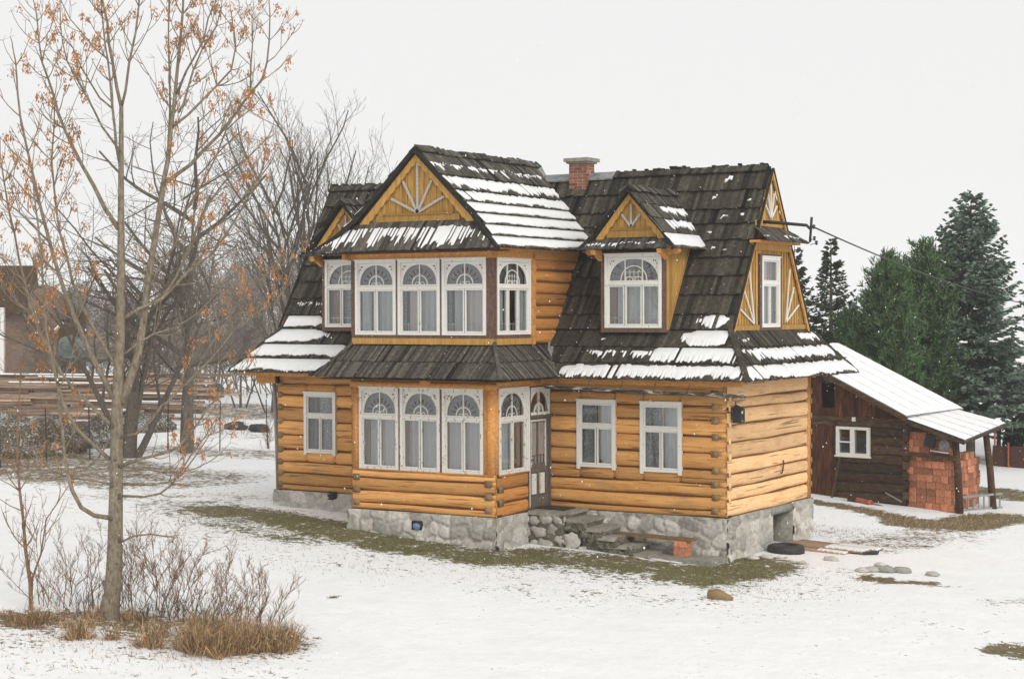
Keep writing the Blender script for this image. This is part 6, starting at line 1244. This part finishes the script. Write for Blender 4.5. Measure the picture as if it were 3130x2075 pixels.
def pinetree(top, R, lab, seed, n=150):
    r = np.random.default_rng(seed); top = np.array(top, float); base = np.array([top[0], top[1], gz1(top[0], top[1])]); H = top[2]-base[2]; root = thing('pine_tree', tuple(base), lab, 'tree', 'conifers behind the shed'); tr = MB(); tr.tube([base-(0, 0, .2), base+(0, 0, H*.6), top-(0, 0, .25)], [.19, .12, .03], 8); C = []; Dn = []
    for i in range(n):
        t = .10+.88*(i+r.random())/n; a = r.uniform(0, 6.283); L = R*(1-((t-.10)/.93)**3.2)*r.uniform(.72, 1.14)+.12; z = base[2]+t*H*.94; dh = np.array([math.cos(a), math.sin(a), 0]); rise = r.uniform(.25, .75)+.9*t*t; k = 7; pts = [np.array([base[0], base[1], z])+dh*L*s+np.array([0, 0, rise*L*s*s*.8]) for s in np.linspace(0, 1, k)]; tr.tube([pts[0], pts[3], pts[-1]], [.035, .025, .012], 4, 0, .5, False)
        for s in range(max(8, int(34*L/R))):
            q = r.uniform(.3, 1.03); j = min(k-2, int(q*(k-1))); p = lerp(pts[j], pts[j+1], min(1.2, q*(k-1)-j))+np.array([r.normal(0, .20), r.normal(0, .20), r.normal(.02, .14)]); d = dh*.55+np.array([r.normal(0, .3), r.normal(0, .3), 1.1]); C.append(p); Dn.append(d/np.linalg.norm(d))
    for i in range(40): C.append(top+np.array([r.normal(0, .16), r.normal(0, .16), -abs(r.normal(0, .4))-.05])); Dn.append(np.array([r.normal(0, .2), r.normal(0, .2), 1.]))
    C, Dn = np.array(C), np.array(Dn); nb = 9; V = []; Tn = []
    for b in range(nb):
        d = Dn+r.normal(0, .55, Dn.shape); d /= np.linalg.norm(d, axis=1)[:, None]; s = np.cross(d, r.normal(0, 1, d.shape)); s /= np.linalg.norm(s, axis=1)[:, None]; L = r.uniform(.14, .26, len(C))[:, None]; w = .018; o = C+Dn*r.uniform(-.06, .1, len(C))[:, None]; V.append(np.stack([o-s*w, o+s*w, o+d*L+s*w*.5, o+d*L-s*w*.5], 1).reshape(-1, 3)); Tn.append(np.clip(r.normal(.5, .28, len(C)), 0, 1))
    V = np.concatenate(V); tr.build('trunk', MT['darkbark'], root); link_mesh('crown', V, np.arange(len(V)), np.full(len(V)//4, 4), MT['pine'], None, np.concatenate(Tn), root)
pinetree(at(2712, 772, 60), .95, 'dark green pine, left and lower one of the two pines over the shed roof', 61); pinetree(at(2832, 735, 62.5), 1.05, 'dark green pine, taller right one of the two pines next to the big spruce', 62, 170)
pinetree(at(2620, 960, 61), .9, 'low dark pine filling the gap between the young spruce and the left pine', 63, 70)
# far conifers fading at the right edge
for i, (u, v, dp_, R) in enumerate(((3075, 1150, 95, 1.5), (3012, 1190, 92, 1.2), (3145, 1120, 98, 1.6), (3105, 1205, 90, 1.1), (2600, 930, 105, 1.8))):
    far_top = at(u, v, dp_); far_top[2] = max(far_top[2], gz1(far_top[0], far_top[1])+1.2); conifer('far_spruce', far_top, R, 'needle', ('far grey spruce seen under the big spruce branches', 'far spruce just right of the big spruce trunk', 'far spruce cut by the right picture edge', 'low far spruce above the canopy corner', 'far spruce showing between young spruce and left pine')[i], 70+i, .8, .05, .25, 0, .7)
# ================================================================== things in the left background
def campoly(m, pts, dep_, thick, mi=0, tone=.5): m.poly([at(u, v, dep_) for u, v in pts], FH*thick, mi, tone)
fb = at(40, 1150, 94); fb[2] = gz1(fb[0], fb[1]); fh = thing('far_house', tuple(fb), 'brown roofed house at the left picture edge behind the branches', 'house')
m = MB(); campoly(m, [(-160, 960), (125, 958), (108, 812), (-160, 812)], 94, .2); P = [at(108, 812, 94), at(-160, 812, 94), at(-160, 940, 101), at(125, 940, 101)]; m.hexa([p-np.array([0, 0, .1]) for p in P]+P, 0); m.build('roof', MT['shedwood'], fh)
m = MB(); campoly(m, [(-160, 1180), (105, 1180), (105, 958), (-160, 958)], 94.6, 5.5); m.build('wall', MT['fartimber'], fh)
m = MB(); campoly(m, [(-8, 1170), (11, 1170), (11, 940), (-8, 940)], 93.6, .3); m.build('corner_post', MT['white'], fh)
m = MB(); campoly(m, [(85, 975), (165, 975), (165, 905), (125, 872), (85, 905)], 93, 2.5); m.build('dormer', MT['fartimber'], fh)
hb = at(200, 1060, 90); hb[2] = gz1(hb[0], hb[1]); hut = thing('garden_hut', tuple(hb), 'tiny hut with one snow covered roof side behind the lumber stack', 'hut')
m = MB(); campoly(m, [(170, 1060), (212, 1060), (212, 1000), (190, 985), (170, 1000)], 90, 2.0); m.build('wall', MT['shedwood'], hut)
m = MB(); P = [at(165, 1005, 89.6), at(190, 983, 89.6), at(213, 1003, 91.5), at(186, 1018, 91.0)]; m.hexa([p-np.array([0, 0, .08]) for p in P]+P); m.build('roof', MT['snow'], hut)
for i, (u, v, dp_, a, b, lab) in enumerate(((222, 930, 96, .9, .75, 'grey green tarpaulin dome high behind the lumber stack'), (225, 1062, 84, .85, .55, 'grey green tarpaulin heap on top of the lumber stack'))):
    m = MB(); m.blob(at(u, v, dp_), (a, a*.8, b), 0, .5, i*4, 18, 12, .25); o = m.build('tarpaulin_heap', MT['tarp'], None, True, at(u, v, dp_)); tag(o, lab, 'tarpaulin')
    if i == 0: m = MB(); q = at(u, v, dp_); m.box(q[0]-.6, q[0]+.6, q[1]-.4, q[1]+.4, gz1(q[0], q[1])-.1, q[2]); m.build('frame', MT['shedwood'], o)
# lumber: separate boards copied
lp = []
for k in range(5):
    m = MB(); L = (5.2, 6.0, 4.4, 6.6, 5.0)[k]; m.box(-L/2, L/2, -.3, .3, 0, .105, 0, .1+.2*k); lp.append(m.build('lumber_board', MT['lumber'], None, False, (0, 0, 0)))
used = set(); yl = math.atan2(RT[1], RT[0]); r = random.Random(9); LL_ = 'long sawn board in the brown lumber stack behind the maple'
zb = at(300, 1338, 76)[2]
for row in range(24):
    for s in range(3):
        k = r.randrange(5); o = lp[k]
        if k in used: o = o.copy(); COL.objects.link(o)
        used.add(k); p = at((-60, 180, 400)[s]+r.uniform(-60, 60)+row*3, 1200, 76+r.uniform(-.2, .25)); o.location = (p[0], p[1], zb+row*.118); o.rotation_euler = (r.gauss(0, .01), r.gauss(.012, .012), yl+r.gauss(0, .015)); tag(o, LL_, 'board', 'boards of the lumber stack')
m = MB(); r = random.Random(3)
for row, u0, u1 in ((8, -40, 150), (14, 250, 520), (21, 30, 350), (24, -20, 380), (23.1, 120, 330), (17, 300, 560), (11, 260, 420)):
    a, b = at(u0, 1200, 75.6), at(u1, 1200, 75.6); z = zb+row*.118+.02; a[2] = z; b[2] = z-.06; m.bar(a, b, .34, .05)
tag(m.build('snow', MT['snow'], None, False, at(200, 1200, 75.6)), 'snow lying in strips on the boards of the lumber stack', 'snow', None, 'stuff')
for i, (u, v, dp_, rx, rz, lab) in enumerate(((70, 1400, 60.5, 2.1, 1.25, 'brushy dark earth mound at the left edge'), (180, 1420, 63, 1.6, .9, 'lower earth mound right of the left edge mound'), (315, 1330, 66, .8, .8, 'snowy heap between maple and lumber stack'), (420, 1290, 70, 1.2, .7, 'low heap at the right end of the lumber stack'))):
    p = at(u, v, dp_); p[2] = gz1(p[0], p[1]); m = MB(); m.blob(p, (rx*1.25, rx, rz), 0, .5, i*2.2, 48, 26, .35); o = m.build('earth_mound', MT['mound'], None, True, p); tag(o, lab, 'mound', None, 'structure')
for i, (u, v, lab) in enumerate(((40, 1380, 'bare brush on the crest of the left earth mound'), (120, 1370, 'bare brush on the right shoulder of the left earth mound'), (200, 1400, 'thin bare brush on the lower earth mound'), (300, 1330, 'thin bare brush on the snowy heap by the maple'), (70, 1425, 'low bare brush in front of the left earth mound'), (700, 1330, 'brown weeds on the snow between the slim grey tree and the house'), (840, 1370, 'brown weeds next to the left house corner'))):
    shrub(u, v, (130, 120, 100, 80, 100, 60, 90)[i], 130, 16, 60+i, lab)
m = MB(); m.tube([(0, 0, -.2), (0, 0, 1.75)], .022, 6); m.tube([(0, 0, 1.75), (0, 0, 1.78)], [.022, .012], 6); f0 = m.build('fence_post', MT['iron'], None, False, (0, 0, 0))
for i, (u, v) in enumerate(((142, 1412), (275, 1406), (513, 1374), (672, 1377), (818, 1371), (2, 1430))):
    o = f0
    if i: o = f0.copy(); COL.objects.link(o)
    p, _ = gdep(u, v); o.location = p; o.rotation_euler = (U_(-.02, .02), U_(-.03, .03), 0); tag(o, ('thin dark fence post left of the maple, second from the picture edge', 'thin dark fence post just left of the maple trunk', 'thin dark fence post between maple and slim grey tree', 'thin dark fence post right of the slim grey tree', 'thin dark fence post nearest the left wall of the house', 'thin dark fence post at the very left picture edge')[i], 'post', 'thin fence posts on the left')
m = MB(); p = at(655, 1200, 92); p[2] = gz1(p[0], p[1]); m.blob(p+(0, 0, .3), (.55, .5, .5), 0, .5, 5, 12, 8, .3); m.blob(p+(-1.6, .4, .2), (1.0, .5, .4), 0, .3, 7, 12, 8, .3); tag(m.build('dark_heap', MT['tarp'], None, True, p), 'dark round heap in the far snow field left of the house', 'heap')
for i, (u, v) in enumerate(((720, 1312), (790, 1318))):
    p, _ = gdep(u, v); m = MB(); m.blob(p+(0, 0, .1), (.5, .35, .22), 0, .5, i*3+2, 14, 9, .4); tag(m.build('rubble_heap', MT['iron'], None, True, p), ('dark bundle on the snow left of the brown weeds by the house', 'dark bundle nearest the left house wall in the far snow')[i], 'heap')
# thuja beside the gate
r = np.random.default_rng(5); p = at(3150, 1440, 63); p[2] = gz1(p[0], p[1]); k = 9000; th = r.uniform(0, 6.28, k); zz = r.uniform(0, 1, k)**.9; rr = .95*np.sqrt(np.maximum(0, 1-(zz*1.02)**3.2))*(.9+.12*r.random(k)); A = p+np.stack([np.cos(th)*rr, np.sin(th)*rr, zz*1.85], -1); d = np.stack([np.cos(th)*.5, np.sin(th)*.5, np.ones(k)], -1)+r.normal(0, .35, (k, 3)); d /= np.linalg.norm(d, axis=1)[:, None]; s = np.cross(d, r.normal(0, 1, (k, 3))); s /= np.linalg.norm(s, axis=1)[:, None]
V = np.stack([A-s*.02, A+s*.02, A+d*.13+s*.01, A+d*.13-s*.01], 1).reshape(-1, 3); tj = thing('thuja', tuple(p), 'round dark green thuja beside the rust brown gate at the right edge', 'shrub'); link_mesh('crown', V, np.arange(4*k), np.full(k, 4), MT['hedge'], None, r.uniform(0, 1, k), tj)
m = MB(); m.blob(p+(0, 0, .8), (.8, .8, .95), 0, .3, 1, 14, 10, .1); m.build('trunk', MT['hedge'], tj, True)
# ================================================================== falling snow
r = np.random.default_rng(12); k = 2300; dp_ = 7+28*r.random(k)**.6; u = r.uniform(-50, 3180, k); v = r.uniform(100, 2100, k); c = CAM+(FW[None]+RT[None]*((u-1565)/F_)[:, None]-UP[None]*((v-1037.5)/F_)[:, None])*dp_[:, None]
ok = (c[:, 2] > gz(c[:, 0], c[:, 1])+.1); c = c[ok]; k = len(c); s = r.uniform(.0025, .0062, k)[:, None]; o6 = np.array([[1, 0, 0], [-1, 0, 0], [0, 1, 0], [0, -1, 0], [0, 0, 1.3], [0, 0, -1.3]]); V = (c[:, None]+o6[None]*s[:, None]).reshape(-1, 3); f8 = np.array([[0, 2, 4], [2, 1, 4], [1, 3, 4], [3, 0, 4], [2, 0, 5], [1, 2, 5], [3, 1, 5], [0, 3, 5]]); lo = (f8[None]+6*np.arange(k)[:, None, None]).ravel()
tag(link_mesh('falling_snow', V, lo, np.full(8*k, 3), MT['snow']), 'small snowflakes falling through the air', 'snow', None, 'stuff')
# ================================================================== air
def hazebox(dens):
    m = bpy.data.materials.new('snowy air'); m.use_nodes = True; nt = m.node_tree; nt.nodes.clear(); o_ = nt.nodes.new('ShaderNodeOutputMaterial'); v = nt.nodes.new('ShaderNodeVolumePrincipled')
    v.inputs['Density'].default_value = dens; v.inputs['Color'].default_value = (.97, .975, .98, 1); v.inputs['Anisotropy'].default_value = 0; nt.links.new(v.outputs[0], o_.inputs['Volume'])
    h = MB(); h.box(-1000, 1000, -1000, 1000, -8, 34); tag(h.build('haze', m), 'thin snowy air over the whole yard', 'haze', None, 'stuff')
hazebox(.0005)
# ================================================================== light
w = bpy.data.worlds.new('World'); SC.world = w; w.use_nodes = True; nt = w.node_tree; nt.nodes.clear()
SUN_EL = R_(31)
sd = np.array([math.cos(SUN_EL)*.86, -math.cos(SUN_EL)*.51, math.sin(SUN_EL)])
out = nt.nodes.new('ShaderNodeOutputWorld'); sk = nt.nodes.new('ShaderNodeTexSky'); sk.sky_type = 'NISHITA'; sk.sun_disc = False; sk.sun_elevation = SUN_EL; sk.sun_rotation = math.atan2(sd[0], sd[1]); sk.altitude = 800; sk.dust_density = 3
hs = nt.nodes.new('ShaderNodeHueSaturation'); hs.inputs['Saturation'].default_value = .12; nt.links.new(sk.outputs[0], hs.inputs['Color'])
b1_ = nt.nodes.new('ShaderNodeBackground'); b1_.inputs[1].default_value = .05; nt.links.new(hs.outputs[0], b1_.inputs[0])
b2_ = nt.nodes.new('ShaderNodeBackground'); b2_.inputs[0].default_value = (.85, .85, .845, 1); b2_.inputs[1].default_value = OVERCAST = 1.0
mx = nt.nodes.new('ShaderNodeMixShader'); mx.inputs[0].default_value = .88; nt.links.new(b1_.outputs[0], mx.inputs[1]); nt.links.new(b2_.outputs[0], mx.inputs[2]); nt.links.new(mx.outputs[0], out.inputs[0])
sl_ = bpy.data.lights.new('sun', 'SUN'); sl_.energy = 1.5; sl_.angle = R_(40); sl_.color = (1, .965, .92); so = bpy.data.objects.new('sun', sl_); COL.objects.link(so); so.rotation_euler = Vector(-sd).to_track_quat('-Z', 'Y').to_euler()
SC.view_settings.view_transform = 'Standard'; SC.view_settings.look = 'None'; SC.view_settings.exposure = .17; SC.view_settings.gamma = 1
SC.cycles.max_bounces = 10; SC.cycles.volume_bounces = 6; SC.cycles.diffuse_bounces = 5; SC.cycles.transparent_max_bounces = 12; SC.cycles.use_denoising = True
